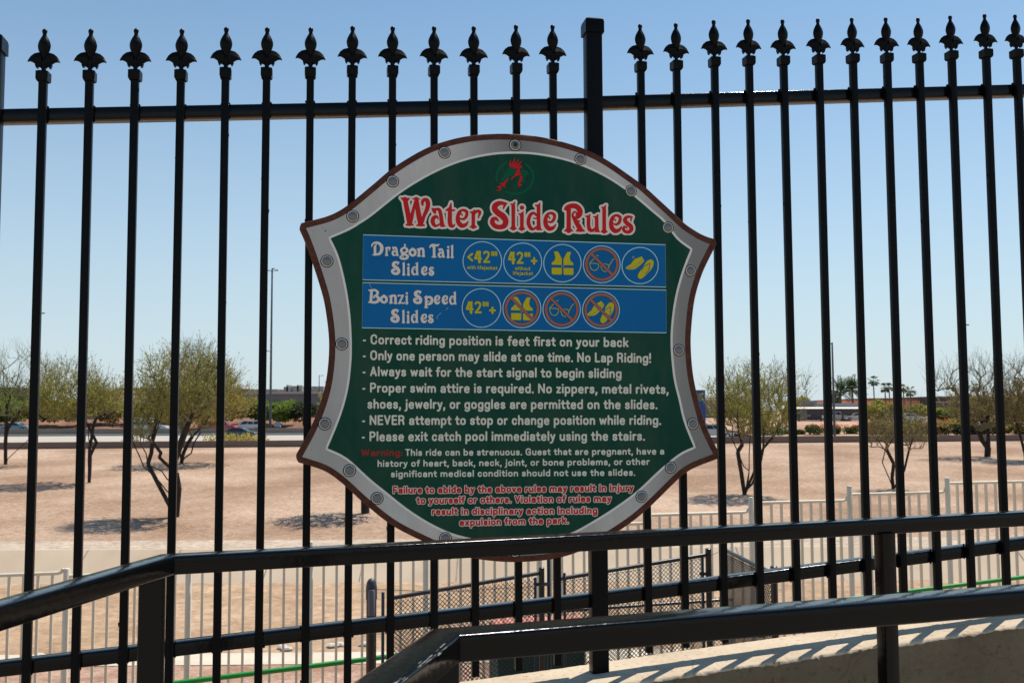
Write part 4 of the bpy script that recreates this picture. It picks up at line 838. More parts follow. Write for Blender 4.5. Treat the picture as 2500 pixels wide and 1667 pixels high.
# ------------------------------------------------------------------ chain link enclosure
M_cl = mat('chainlink_black', (.008, .011, .011), .45, spec=.3)
M_pipe = mat('chainlink_pipe', (.012, .016, .017), .33, spec=.6)
M_sleeve = mat('grey_sleeve', (.11, .11, .115), .5)
Zf = Vector((0, 0, 1))
cf = thing('chain_link_fence', Vector((at(1322, 1390, 8.4).x, 8.4, Zb)), 'black chain link enclosure with pipe posts beyond the low wall', 'fence')
CG = Zb
def link_panel(a, b, h, pitch, r, parent, name='mesh'):
    d = b - a; L = Vector((d.x, d.y, 0)).length; u = Vector((d.x, d.y, 0)) / L; sl2 = d.z / L; nrm = Vector((u.y, -u.x, 0)); mb = MB()
    def P(s, t, off): return a + u * s + Vector((0, 0, sl2 * s - t)) + nrm * off
    for sgn in (1, -1):
        k = -h if sgn == 1 else 0
        while k < (L if sgn == 1 else L + h):
            # line s = k + sgn * t, t in 0..h
            t0, t1 = 0, h
            if sgn == 1: t0 = max(t0, -k); t1 = min(t1, L - k)
            else: t0 = max(t0, k - L); t1 = min(t1, k)
            if t1 - t0 > .005:
                off = r * .8 * sgn; mb.tube([P(k + sgn * t0, t0, off), P(k + sgn * t1, t1, off)], r, 4, cap=False)
            k += pitch
    for k in range(int(L / pitch)):           # twisted ends along the top edge
        s = (k + .5) * pitch; mb.tube([P(s - pitch * .12, 0, 0), P(s, -.035, .004), P(s + pitch * .1, -.028, -.004)], r, 4, cap=False)
    return mb.build(name, M_cl, parent)
def pole(p, r, zb=CG, cap=None, name='post'):
    mb = MB(); prof = [(r, zb), (r, p.z - .004), (r * .8, p.z), (r * .2, p.z + .002)]
    mb.lathe(Vector((p.x, p.y, 0)), prof, 14); o = mb.build(name, M_pipe, cf); smooth_by_angle(o, 40)
    if cap:
        mb = MB(); mb.lathe(Vector((p.x, p.y, p.z)), [(r * 1.12, -.10), (r * 1.12, -.02), (r * 1.05, .0), (r * .9, .025), (r * .55, .045), (r * .1, .052)], 16); smooth_by_angle(mb.build('cap', mat('cap_grey', (.04, .042, .045), .45), o), 50)
    return o
def pipe(a, b, r, name='top_rail'):
    mb = MB(); mb.tube([a, b], r, 10); smooth_by_angle(mb.build(name, M_pipe, cf), 60)
p0 = at(907, 1428, 7.4); big = pole(p0, .037, cap=True)
mb = MB(); mb.lathe(Vector((at(907, 1460, 7.36).x, 7.365, 0)), [(.026, at(907, 1502, 7.36).z), (.026, at(907, 1442, 7.36).z), (.02, at(907, 1439, 7.36).z)], 14); smooth_by_angle(mb.build('sleeve', M_sleeve, big), 40)
gA, gB = at(952, 1460, 8.0), at(1314, 1399, 8.35)
pipe(gA, gB, .0165)
link_panel(gA + Vector((.0, 0, -.03)), at(1306, 1402, 8.34) + Vector((0, 0, -.03)), 1.7, .0375, .0031, cf)
pole(at(935, 1445, 7.95), .013, name='stile'); pole(at(1306.6, 1409, 8.34), .012, name='stile')
pole(at(1322, 1384, 8.36), .024); pole(at(1339.5, 1362, 8.45), .016)
hA, hB = at(1368, 1412, 8.5), at(1722, 1354, 8.8)
pipe(hA, hB, .0175)
link_panel(at(1378, 1410, 8.51) + Vector((0, 0, -.03)), at(1715, 1355, 8.8) + Vector((0, 0, -.03)), 1.7, .0375, .0031, cf)
pole(at(1378, 1398, 8.51), .012, name='stile'); pole(at(1715, 1360, 8.8), .012, name='stile'); pole(at(1729, 1338, 8.82), .0265)
kA, kB = at(1766, 1340, 8.9), at(1880, 1396, 7.62)
pipe(kA, kB, .017); link_panel(kA + Vector((0, 0, -.03)), kB + Vector((0, 0, -.03)), 1.7, .0375, .0031, cf)
pole(at(1766, 1330, 8.92), .026); pole(at(1889, 1381, 7.6), .027)
bA, bB = at(945, 1520, 9.9), at(1790, 1462, 10.6)
pipe(bA, bB, .016); link_panel(bA, bB, 1.3, .044, .0032, cf)
for a, z in (((1322, 1425), 8.36), ((1722, 1400), 8.8)):                              # hinge clamps
    c = at(*a, z); mb = MB(); mb.box(c, .05, .014, .012); mb.build('hinge', M_pipe, cf)
wr_ = [at(917, 1438, 7.4), at(1040, 1442.5, 7.6), at(1140, 1441, 7.8), at(1310, 1430, 8.3), at(1480, 1403, 8.5), at(1640, 1376, 8.7), at(1722, 1361, 8.8), at(1768, 1341, 8.88)]
mb = MB(); mb.tube(wr_, .0022, 5); mb.build('tie_wire', mat('wire_grey', (.06, .055, .05), .5), cf)
# small shed with tile roof inside
sa_, sb_ = at(1208, 1530, 9.15), at(1436, 1522, 9.3)
sx = (sb_ - sa_); sx.z = 0; L = sx.length; ux = sx / L; uy = Vector((-ux.y, ux.x, 0)); zt = sa_.z
sh = thing('pump_shed', Vector((sa_.x + ux.x * L / 2, sa_.y + .3, Zb)), 'small dark green shed with salmon tile roof inside the chain link enclosure', 'shed')
M_dg = mat('shed_green', (.006, .05, .04), .6, col2=(.008, .06, .048), scale=4); M_tile = mat('salmon_tile', (.5, .17, .12), .8, col2=(.56, .23, .17), scale=9)
mb = MB(); c = sa_ + ux * L / 2 + uy * .28; mb.box(Vector((c.x, c.y, (Zb + zt - .06) / 2)), L / 2 - .03, .26, (zt - .06 - Zb) / 2, ux, uy, Zf); mb.build('wall', M_dg, sh)
mb = MB(); nT = 8
for k in range(nT):
    s = (k + .5) * L / nT; a = sa_ + ux * s; rr = L / nT * .5
    A = []
    for (o_, dz) in ((-.03, -.05), (.24, .0)):
        for j in range(9): t = math.pi * j / 8; A.append(a + uy * o_ + ux * (rr * math.cos(t)) + Vector((0, 0, dz + rr * .55 * math.sin(t))))
    B_ = [v + Vector((0, 0, -.016)) for v in A]
    P = A + B_; Fc = []
    for j in range(8): Fc += [(j, j + 1, 9 + j + 1, 9 + j), (18 + j + 1, 18 + j, 27 + j, 27 + j + 1), (j + 1, j, 18 + j, 18 + j + 1)]
    mb.poly(P, Fc)
mb.build('roof', M_tile, sh)
# pale stones on the dirt
M_stone = mat('pale_stone', (.6, .57, .52), .9, col2=(.5, .46, .4), scale=9)
for i, (px, py) in enumerate(((97, 1598), (88, 1602), (690, 1578), (812, 1574), (828, 1571), (700, 1582), (890, 1570))):
    c = at(px, py, 16.5); c = EYE + ray(px, py) * ((Zb + .04 - EYE.z) / ray(px, py).z)
    mb = MB(); rr = random.Random(i); prof = []
    P = []; n = 7
    for z, r_ in ((0, .9), (.4, 1), (.8, .6)):
        for k in range(n): t = 2 * math.pi * k / n; q = r_ * rr.uniform(.75, 1.1) * .085; P.append(c + Vector((q * 1.4 * math.cos(t), q * math.sin(t), z * .07 - .03)))
    mb.poly(P, [(a * n + k, a * n + (k + 1) % n, (a + 1) * n + (k + 1) % n, (a + 1) * n + k) for a in range(2) for k in range(n)] + [tuple(2 * n + k for k in range(n))])
    o = mb.build('stone', M_stone, base=Vector((c.x, c.y, Zb))); tag(o, 'small pale stone lying on the dirt near the pale path strip', 'stone', 'pale stones on the dirt')

# ------------------------------------------------------------------ road side wall, barrier
M_cmu = mat('brown_block', (.17, .125, .1), .9, col2=(.2, .15, .12), scale=.4)
def roadwall(name, a, b, h, th, m, label, cat, zb=Zd, capm=None):
    d = (b - a).normalized(); n_ = Vector((d.y, -d.x, 0)); mb = MB()
    mb.hexa([Vector((p.x, p.y, zb)) + n_ * o for p, o in ((a, th), (b, th), (b, 0), (a, 0))] + [Vector((p.x, p.y, zb + h)) + n_ * o for p, o in ((a, th), (b, th), (b, 0), (a, 0))])
    o = mb.build(name, m, base=Vector(((a.x + b.x) / 2, (a.y + b.y) / 2, zb))); tag(o, label, cat); return o
wa, wb = Vector((-70, 54.5, 0)), Vector((80, 60.7, 0)); mb = MB(); P = []
for p in (wa, wb):
    zt_ = lot_z(p.y) + .37
    P += [Vector((p.x, p.y, Zd - .3)), Vector((p.x, p.y, zt_)), Vector((p.x, p.y + .2, zt_)), Vector((p.x, p.y + .2, Zd - .3))]
mb.poly(P, [(0, 1, 5, 4), (1, 2, 6, 5), (2, 3, 7, 6), (3, 0, 4, 7), (3, 2, 1, 0), (4, 5, 6, 7)])
tag(mb.build('block_wall', M_cmu, base=Vector((0, 56.5, lot_z(56.5)))), 'long low brown block wall between the desert lot and the road', 'wall')
bar = roadwall('barrier', Vector((-300, 153.6, 0)), Vector((-29, 153.6, 0)), 1.12, .4, mat('barrier_concrete', (.17, .145, .125), .9, col2=(.21, .185, .165), scale=.2), 'grey concrete median barrier along the highway behind the pale road', 'barrier')
gr_ = MB(); gr_.box(Vector((-164, 153.0, Zd + .2)), 135, .18, .18); gr_.build('kerb_foot', mat('kerb_pale', (.36, .37, .33), .9), bar)

# ------------------------------------------------------------------ plants
M_bark = mat('bark_dark', (.02, .014, .011), .95, col2=(.04, .029, .022), scale=6, bump=.5, bscale=25)
M_twig = mat('bark_twig', (.15, .13, .075), .9, col2=(.2, .19, .1), scale=2)
M_leafA = mat('leaf_olive', (0.26, 0.26, 0.05), .7, col2=(0.4, 0.37, 0.09), per_island=True, lo=0, hi=1, transl=.5)
M_leafB = mat('leaf_yellow', (0.32, 0.27, 0.06), .7, col2=(0.46, 0.38, 0.1), per_island=True, lo=0, hi=1, transl=.5)
M_leafC = mat('leaf_green', (0.14, 0.21, 0.035), .7, col2=(0.25, 0.32, 0.065), per_island=True, lo=0, hi=1, transl=.5)
M_leafD = mat('leaf_dark', (0.04, 0.055, 0.018), .75, col2=(0.085, 0.1, 0.03), per_island=True, lo=0, hi=1, transl=.25)
M_leafE = mat('leaf_brown', (0.23, 0.175, 0.065), .75, col2=(0.34, 0.265, 0.1), per_island=True, lo=0, hi=1, transl=.5)
def leafquad(mb, p, d, l, w, rr):
    sd = d.cross(Vector((rr.uniform(-1, 1), rr.uniform(-1, 1), rr.uniform(-1, 1)))); sd = sd.normalized() if sd.length > 1e-4 else d.orthogonal().normalized()
    mb.quad(p - sd * w, p + d * l * .5 - sd * w * .9, p + d * l, p + sd * w)
def rvec(rr):
    while True:
        v = Vector((rr.uniform(-1, 1), rr.uniform(-1, 1), rr.uniform(-1, 1)))
        if .05 < v.length < 1: return v
def desert_tree(label, base, Y, stems, crowns, seed, leaf=M_leafA, r0=.11, twl=.55, lsz=.075, group=None, name='desert_tree', nb=1.0):
    rr = random.Random(seed); Y = lot_Y(base[1]); b = at(*base, Y); b.z = lot_z(Y)
    t = thing(name, b, label, 'tree', group)
    nodes, par = [b.copy()], [-1]
    def add(p, q): nodes.append(p); par.append(q); return len(nodes) - 1
    tips = []
    for si, st_ in enumerate(stems):
        dy = rr.uniform(-.25, .25); j = 0; last = 0
        for i, (px, py) in enumerate(st_):
            Yk = Y + dy * i; p = at(px, py, Yk)
            # share nodes that coincide with earlier stems
            d_, k_ = min(((p - n_).length, ii) for ii, n_ in enumerate(nodes))
            if d_ < .10: last = k_; continue
            q = nodes[last]; m_ = max(1, int((p - q).length / .35))
            for w in range(1, m_ + 1): last = add(q.lerp(p, w / m_) + (rvec(rr) * .015 if w < m_ else Vector()), last)
        tips.append(last)
    trunk_n = len(nodes)
    targets = []
    for cx, cy, rx, ry, n, dens in crowns:
        c = at(cx, cy, Y); sx_, sz_ = rx * Y / F, ry * Y / F
        for _ in range(int(n * nb)):
            v = rvec(rr); v = v * (v.length ** -.35)
            targets.append((c + Vector((v.x * sx_, v.y * min(sx_, 2.2) * .9, v.z * sz_)), dens * (1.15 - .75 * max(0, v.z)) ))
    targets.sort(key=lambda a: (a[0] - nodes[min(1, trunk_n - 1)]).length)
    NA = np.zeros((trunk_n + len(targets) * 4 + 10, 3)); NA[:trunk_n] = [tuple(p) for p in nodes]
    first = min(trunk_n - 1, max(1, int(trunk_n * .45)))
    twigs, lf = MB(), MB()
    for tp, dens in targets:
        tv = np.array(tp); D = NA[:len(nodes)] - tv; dd = np.hypot(np.hypot(D[:, 0], D[:, 1]), D[:, 2]) + np.maximum(0, D[:, 2]) * 1.2
        dd[:first] += 2.0
        k = int(np.argmin(dd)); q = nodes[k]; L_ = (tp - q).length
        m_ = 1 if L_ < .25 else 2 if L_ < .8 else 3; last = k
        for w in range(1, m_ + 1):
            p = q.lerp(tp, w / m_) + Vector((0, 0, .10 * L_ * math.sin(math.pi * w / m_))) + (rvec(rr) * .05 * L_ if w < m_ else Vector())
            last = add(p, last); NA[len(nodes) - 1] = tuple(p)
        outd = (tp - q).normalized()
        for _ in range(rr.choice((2, 3, 3, 4))):
            d = (outd * .55 + rvec(rr) * .6 + Vector((0, 0, .62))).normalized(); l_ = twl * rr.uniform(.5, 1.3); e1 = tp + d * l_ * .5; d2 = (d + rvec(rr) * .35).normalized(); e2 = e1 + d2 * l_ * .5
            w_ = .0038 * (Y / 35) ** .5
            twigs.tube([tp, e1, e2], [w_ * 1.3, w_, w_ * .5], 3, cap=False)
            for _ in range(int(1.75 * dens * rr.uniform(.6, 1.4))):
                u = rr.random(); p = tp.lerp(e1, u * 2) if u < .5 else e1.lerp(e2, u * 2 - 1)
                leafquad(lf, p + rvec(rr) * .04, (d + rvec(rr) * .9).normalized(), lsz * rr.uniform(.7, 1.4), lsz * .22, rr)
    n = len(nodes); cnt = [0] * n
    for i in range(n - 1, 0, -1):
        cnt[i] += 1; cnt[par[i]] += cnt[i]
    tot = max(1, cnt[0]); tr = MB()
    for i in range(1, n):
        k = (cnt[i] / tot) ** .45
        ra = max(.007, r0 * k)
        pa = nodes[par[i]]; rb = ra if par[i] == 0 else max(ra, min(r0 * 1.0 * (cnt[par[i]] / tot) ** .45, ra * 1.35))
        if i < trunk_n: tr.tube([pa, nodes[i]], [max(rb, .02), max(ra, .018)], 7, cap=False)
        else: twigs.tube([pa, nodes[i]], [rb, ra], 4, cap=False)
    smooth_by_angle(tr.build('trunk', M_bark, t), 70); twigs.build('twigs', M_twig, t); lf.build('crown', leaf, t)
    return t
desert_tree('tall wispy palo verde with forked black trunk, nearest tree at left', (430, 1255), 33.5,
    [[(433.7, 1218), (435.8, 1190), (429, 1154), (419, 1143), (417, 1080), (424, 1010), (430, 960)], [(433.7, 1216), (408, 1199), (382.7, 1167), (351, 1139), (340, 1112), (325, 1080), (322, 1045), (335, 985)],
     [(432, 1185), (408, 1169), (395, 1150), (361, 1133), (357, 1107), (342, 1080), (352, 1010)], [(361, 1133), (370, 1105), (372, 1080), (385, 1005)], [(425, 1148), (408, 1135), (389, 1116), (393, 1105), (374, 1080), (400, 990)], [(419, 1143), (450, 1060), (490, 960)]],
    [(448, 945, 116, 82, 360, 5), (470, 890, 65, 40, 80, 2), (400, 1000, 95, 45, 150, 7), (345, 1055, 40, 30, 30, 5), (530, 930, 55, 35, 40, 2)], 11, M_leafA, .13, .62, .058)
desert_tree('multi stemmed palo verde with yellowish crown growing beyond the nearest left tree', (443, 1127), 69,
    [[(440, 1105), (431, 1080), (420, 1050), (400, 1010)], [(445, 1105), (448, 1080), (452, 1045), (455, 1000)], [(447, 1108), (460, 1080), (470, 1065), (490, 1045), (506, 1026), (518, 985)], [(450, 1118), (467, 1106), (474, 1080), (490, 1055)]],
    [(475, 985, 112, 64, 380, 9), (505, 930, 65, 42, 120, 6), (580, 985, 45, 40, 60, 4)], 12, M_leafB, .1, .75, .075)
desert_tree('half bare thin tree at the left edge with two dark stems', (14, 1127), 69,
    [[(12, 1100), (13, 1080), (13, 1045), (16, 990), (10, 948), (8, 905)], [(13, 1075), (19, 1046), (39, 1019), (60, 985)], [(16, 990), (30, 960), (47, 915)], [(19, 1120), (40, 1100), (62, 1080), (71, 1072), (90, 1035)]],
    [(40, 915, 85, 52, 120, .9), (30, 985, 70, 35, 90, 5), (120, 960, 40, 40, 40, 2)], 13, M_leafC, .11, .95, .075)
desert_tree('single trunk palo verde with broad green crown between the second and third left pickets', (218, 1172), 50,
    [[(217, 1150), (221, 1112), (219, 1093), (215, 1041), (205, 1000)], [(221, 1112), (230, 1092), (236, 1080), (216, 1040), (180, 1010)], [(219, 1093), (228, 1040), (250, 990)]],
    [(185, 985, 100, 48, 260, 9), (175, 925, 70, 38, 90, 3), (245, 975, 60, 45, 90, 6)], 14, M_leafA, .085, .7, .068)
desert_tree('leaning two stemmed palo verde right of the sign', (1818, 1208), 41,
    [[(1827, 1172), (1829, 1147), (1829, 1111), (1831, 1067), (1835, 1010)], [(1829, 1149), (1815, 1137), (1801, 1102), (1787, 1071), (1789, 1040), (1770, 1000)], [(1801, 1102), (1812, 1085), (1803, 1050), (1800, 1000)], [(1822, 1195), (1837, 1180), (1857, 1128), (1864, 1093), (1864, 1045), (1885, 1000)], [(1864, 1093), (1885, 1069), (1905, 1035)]],
    [(1838, 1000, 105, 70, 330, 8), (1850, 935, 85, 42, 110, 3), (1930, 960, 45, 55, 40, 1.5), (1760, 970, 40, 50, 40, 2)], 15, M_leafA, .095, .65, .062)
desert_tree('low brownish shrubby tree with splayed bare stems behind the handrail post', (2181, 1196), 44,
    [[(2170, 1165), (2154, 1129), (2161, 1100), (2140, 1070)], [(2178, 1165), (2182, 1132), (2165, 1098), (2185, 1060)], [(2190, 1180), (2208, 1147), (2219, 1100), (2230, 1065)]],
    [(2190, 1050, 72, 36, 110, 3), (2145, 1070, 38, 28, 34, 2.5), (2232, 1068, 45, 30, 40, 2.5), (2205, 1012, 40, 22, 24, 1.2)], 16, M_leafE, .075, .7, .06)
desert_tree('tree with bare grey upper twigs near the right edge', (2411, 1119), 72,
    [[(2413, 1070), (2410, 1020), (2395, 970), (2370, 930)], [(2411, 1095), (2398, 1074), (2380, 1030), (2350, 985)], [(2410, 1020), (2425, 960), (2430, 915)]],
    [(2385, 1000, 75, 46, 190, 4), (2375, 925, 70, 42, 90, .6), (2300, 935, 35, 25, 30, .4)], 17, M_leafE, .15, .95, .08)
desert_tree('dense brownish tree cut by the right edge', (2508, 1128), 66,
    [[(2500, 1100), (2490, 1060), (2475, 1010)], [(2506, 1105), (2512, 1060), (2515, 1000)]],
    [(2490, 1000, 62, 50, 240, 7), (2480, 925, 55, 40, 70, 1)], 18, M_leafE, .15, .9, .08)
desert_tree('palo verde half hidden behind the sign whose shadow shows under its left side', (892, 1248), 34,
    [[(892, 1200), (890, 1140), (880, 1080), (870, 1020)], [(892, 1180), (905, 1120), (930, 1050)]],
    [(900, 1000, 105, 75, 260, 8)], 19, M_leafA, .14, .65, .075)

def bush(name, label, px, py0, py1, hw, Y, zb, leaf, seed, n=900, ls=.34, cat='tree', group=None, trunk=True, flat=1.0, deep=None, lumps=9):
    rr = random.Random(seed); top = at(px, py0, Y); zt = top.z; w = hw * Y / F; h = zt - zb; cx = top.x
    t = thing(name, Vector((cx, Y, zb)), label, cat, group)
    dp = (deep or w * .8); lf = MB(); cs = []
    low = zb + (h * .08 if trunk else h * .02)
    for _ in range(lumps):
        a = rr.uniform(0, 2 * math.pi); q = rr.random() ** .5
        cz = rr.uniform(.22, .82); cs.append((Vector((cx + w * .68 * q * math.cos(a), Y + dp * .68 * q * math.sin(a), low + (zt - low) * cz * (1 - .25 * q))), rr.uniform(.26, .48)))
    for _ in range(n):
        c, s = rr.choice(cs); v = rvec(rr).normalized() * rr.uniform(.55, 1.08) ** .6
        p = c + Vector((v.x * w * s * 1.25, v.y * dp * s * 1.2, v.z * (zt - low) * s * .78))
        if p.z < zb + .02: p.z = zb + rr.uniform(.02, .2)
        leafquad(lf, p, (v + rvec(rr) * .8 + Vector((0, 0, .3))).normalized(), ls * rr.uniform(.6, 1.4), ls * .34, rr)
    tk = MB()
    for _ in range(4 if trunk else 7):
        c, s = rr.choice(cs); b = Vector((cx + rr.uniform(-.06, .06) * w, Y + rr.uniform(-.06, .06) * w, zb)); r_ = max(.03, h * .022)
        tk.tube([b, b.lerp(c, .5) + rvec(rr) * .08 * h, c], [r_, r_ * .7, r_ * .3], 5, cap=False)
    tk.build('trunk' if trunk else 'stems', M_bark, t); lf.build('crown' if trunk else 'foliage', leaf, t); return t
HB = -.1
hedge = [('round dark tree beside the left edge roofline', 34, 939, 34, 205, M_leafD, 700, .5), ('green roadside tree behind the half bare tree', 15, 968, 55, 188, M_leafC, 1000, .5), ('olive roadside tree right of the round dark tree', 105, 968, 50, 187, M_leafA, 1000, .5),
         ('broad green roadside tree left of the tan roof', 168, 972, 52, 186, M_leafC, 1100, .5), ('brownish roadside tree below the tan roof', 250, 958, 52, 190, M_leafE, 1100, .5), ('olive roadside tree above the white truck', 335, 985, 55, 189, M_leafA, 900, .5),
         ('olive roadside tree behind the palo verde crown', 430, 975, 60, 192, M_leafC, 900, .5), ('tall brownish roadside tree beside the flag', 566, 962, 58, 187, M_leafB, 1300, .5), ('dark green roadside tree left of the tall lamp pole', 625, 972, 45, 189, M_leafC, 900, .5),
         ('bright green roadside tree right of the tall lamp pole', 695, 972, 44, 186, M_leafC, 1100, .5), ('dark low roadside tree touching the left of the sign', 745, 985, 38, 184, M_leafD, 800, .5)]
for i, (lb_, px, py, hw, Y, lm, n, ls) in enumerate(hedge): bush('roadside_tree', lb_, px, py, 1035, hw, Y, HB, lm, 100 + i, int(n * 2.6), ls * 1.0, group='trees along the far road')
bush('low_shrub', 'wide low pale green shrub before the dark sedan behind the block wall', 580, 1056, 1077, 82, 110, Zd, M_leafB, 140, 1500, .22, 'shrub', trunk=False, deep=1.6, lumps=22)
far = [('rounded tree above the grey canopy roof', 1955, 962, 1000, 34, 190, M_leafA, 500, .5, -.5), ('dark bush under the date palms', 2040, 958, 1000, 18, 215, M_leafD, 420, .5, -.5), ('big olive tree right of the canopy', 2148, 974, 1035, 40, 150, M_leafA, 1300, .36, -.5),
       ('olive tree in front of the salmon building', 2232, 984, 1035, 36, 152, M_leafA, 1100, .36, -.5), ('greyish green tree in front of the dark building', 2305, 990, 1030, 34, 156, M_leafC, 900, .36, -.5), ('brown dense tree beside the almost black shrub', 2395, 968, 1050, 44, 145, M_leafE, 1400, .36, -.6),
       ('brown dense tree at the far right edge', 2478, 958, 1050, 46, 143, M_leafE, 1400, .36, -.6)]
far += [('low olive shrub mass left of the almost black shrub', 2290, 1027, 0, 34, 120, M_leafE, 900, .27, -1.6), ('low yellowish shrub above the almost black shrub', 2335, 1020, 0, 34, 124, M_leafB, 900, .27, -1.5),
        ('brown shrub right of the almost black shrub', 2440, 1026, 0, 36, 120.5, M_leafE, 1000, .27, -1.6), ('olive shrub at the right end of the bank', 2496, 1030, 0, 30, 119.5, M_leafA, 800, .27, -1.6), ('dusty shrub between the low brownish tree and the bank', 2245, 1030, 0, 30, 121, M_leafB, 800, .27, -1.6),
        ('brown green shrub mass below the big olive tree', 2150, 1026, 0, 42, 122, M_leafE, 1100, .27, -1.6), ('mixed olive shrub behind the low brownish tree crown', 2196, 1028, 0, 34, 120, M_leafA, 900, .27, -1.6)]
for i, (lb_, px, p0_, p1_, hw, Y, lm, n, ls, zb) in enumerate(far): bush('bushy_tree', lb_, px, p0_, p1_, hw, Y, zb, lm, 200 + i, int(n * 2.2), ls * 1.15, group='trees beyond the earth bank')
# flowering shrubs on the earth bank
M_flower = mat('flower_red', (.62, .07, .025), .7, col2=(.7, .14, .05), per_island=True, lo=0, hi=1, transl=.3)
M_bush = mat('leaf_bush', (0.05, 0.1, 0.022), .7, col2=(0.11, 0.165, 0.038), per_island=True, lo=0, hi=1, transl=.3)
def bank_z(Y): return np.interp(Y, [117.5, 128, 140, 150], [-1.6, -1.35, -.8, -.45])
fl = [(1883, 1040, 34, 120, .5), (1916, 1052, 14, 122, .1), (1945, 1052, 16, 121, .0), (1991, 1040, 23, 120, .8), (2040, 1041, 17, 120.5, .6), (2080, 1042, 20, 121, .9), (2130, 1048, 20, 121, .7), (2162, 1044, 20, 122, .9), (2200, 1046, 26, 121.5, .8), (2262, 1046, 22, 122, .5), (2298, 1028, 28, 131, 1.0), (2350, 1042, 26, 124, .6), (1850, 1046, 20, 124, .9)]
flb = ['flowering shrub behind the leaning palo verde', 'small plain green shrub beside the first right picket gap', 'small dull green shrub left of the round red flowered one', 'round green shrub topped with red flowers left of the street lamp', 'red flowered shrub directly behind the street lamp', 'red flowered shrub just right of the street lamp',
       'sparse orange shrub below the big olive tree', 'orange flowered shrub below the big olive tree right side', 'orange flowered shrub behind the low brownish tree', 'dull flowered shrub right of the low brownish tree', 'orange shrub row high on the bank left of the almost black shrub', 'shrub with few flowers behind the almost black shrub', 'orange flowered shrub under the leaning palo verde']
for i, ((px, py, hw, Y, fd_), lb_) in enumerate(zip(fl, flb)):
    z = bank_z(Y) - .05; t = bush('flowering_shrub', lb_, px, py - 3, 0, hw * 1.15, Y, z, M_bush if i < 6 else M_leafE if i % 2 else M_leafA, 300 + i, 1300, .2, 'shrub', 'shrubs on the earth bank', False)
    rr = random.Random(i); f = MB(); top = at(px, py - 3, Y); w = hw * Y / F
    for _ in range(int(60 * fd_) + 4):
        c = Vector((top.x + rr.uniform(-1, 1) * w * .95, Y + rr.uniform(-.9, .5) * w, top.z + rr.uniform(-.3, .12) * (top.z - z)))
        for _ in range(2): leafquad(f, c + rvec(rr) * .06, rvec(rr).normalized(), .17, .06, rr)
    f.build('blossoms', M_flower, t)
bush('dark_shrub', 'almost black dense shrub against the block wall near the right edge', 2366, 1035, 0, 52, 118.6, -1.66, mat('leaf_black', (.012, .018, .008), .8, col2=(.03, .042, .016), per_island=True, lo=0, hi=1, transl=.1), 160, 2600, .24, 'shrub', trunk=False, deep=1.0, lumps=16)
# palms
M_frond = mat('palm_frond', (.035, .075, .03), .6, col2=(.07, .12, .045), per_island=True, lo=0, hi=1, transl=.25)
M_frondy = mat('palm_frond_yellow', (.1, .1, .03), .6, col2=(.16, .14, .045), per_island=True, lo=0, hi=1, transl=.25)
M_ptr = mat('palm_trunk', (.09, .07, .05), .9, col2=(.12, .1, .075), scale=3)
def palm(label, px, ytop, Y, cw, kind, seed, m=M_frond, zb=-.5):
    rr = random.Random(seed); top = at(px, ytop, Y); r = cw * 1.45 * Y / F; c = Vector((top.x, Y, top.z - r * (.62 if kind else .68)))
    t = thing('palm_tree', Vector((c.x, Y, zb)), label, 'palm', 'palms on the skyline'); mb = MB()
    mb.tube([Vector((c.x, Y, zb)), Vector((c.x + .1, Y, (zb + c.z) / 2)), c], [.24 if kind else .3, .17 if kind else .24, .15 if kind else .24], 8); mb.build('trunk', M_ptr, t)
    f = MB(); n = 40 if kind else 44
    for k in range(n):
        az = 2 * math.pi * k / n * 2.4 + rr.uniform(-.2, .2); el = rr.uniform(-.7, 1.35) if kind else rr.uniform(-.35, 1.35); h = Vector((math.cos(az), math.sin(az), 0)); L_ = r * rr.uniform(.8, 1.1); p = c.copy(); d = h * math.cos(el) + Vector((0, 0, math.sin(el))); sd = Vector((-h.y, h.x, 0))
        steps = 6; pts = [p.copy()]
        for s_ in range(steps): p = p + d * L_ / steps; d = (d + Vector((0, 0, -.2 if kind else -.17))).normalized(); pts.append(p.copy())
        if kind:       # fan palm: bare stalk, fan of blades
            q = pts[3]; f.tube([pts[0], q], .02, 3, cap=False)
            dd = (pts[4] - pts[3]).normalized()
            for j in range(-4, 5):
                b = (dd + sd * j * .24).normalized(); l2 = L_ * .5 * (1 - abs(j) * .06); f.quad(q, q + b * l2 * .5 + sd * .12, q + b * l2 + Vector((0, 0, -.12 * l2)), q + b * l2 * .5 - sd * .12)
        else:          # feather palm
            for s_ in range(1, steps):
                for e in (-1, 1):
                    for o_ in (0, .5):
                        q = pts[s_].lerp(pts[s_ + 1], o_); dd = (pts[s_ + 1] - pts[s_]).normalized(); b = (dd * .7 + sd * e * .8 + Vector((0, 0, -.25))).normalized(); l2 = L_ * .24 * (1.1 - s_ / steps * .6); f.quad(q, q + b * l2 * .5 + dd * .16, q + b * l2, q + b * l2 * .5 - dd * .16)
            f.tube(pts, .025, 3, cap=False)
    f.build('fronds', m, t)
palm('shorter feathery date palm nearest the street lamp', 2050, 928, 230, 29, 0, 1, M_frond); palm('taller feathery date palm right of the shorter one', 2079.5, 925, 232, 27, 0, 2, M_frond)
palm('tall slim fan palm standing alone above the big olive tree', 2131.8, 919.5, 260, 12.5, 1, 3); palm('left palm of the close pair of fan palms', 2160, 937, 265, 11, 1, 4); palm('right palm of the close pair of fan palms', 2170, 936, 268, 11, 1, 5)
palm('yellowish small fan palm behind the right picket', 2205, 940, 275, 9, 1, 6, M_frondy); palm('lone dark fan palm above the salmon roof', 2221.7, 944.5, 262, 12, 1, 7); palm('small dark fan palm above the dark building', 2330.7, 940, 262, 8, 1, 8)
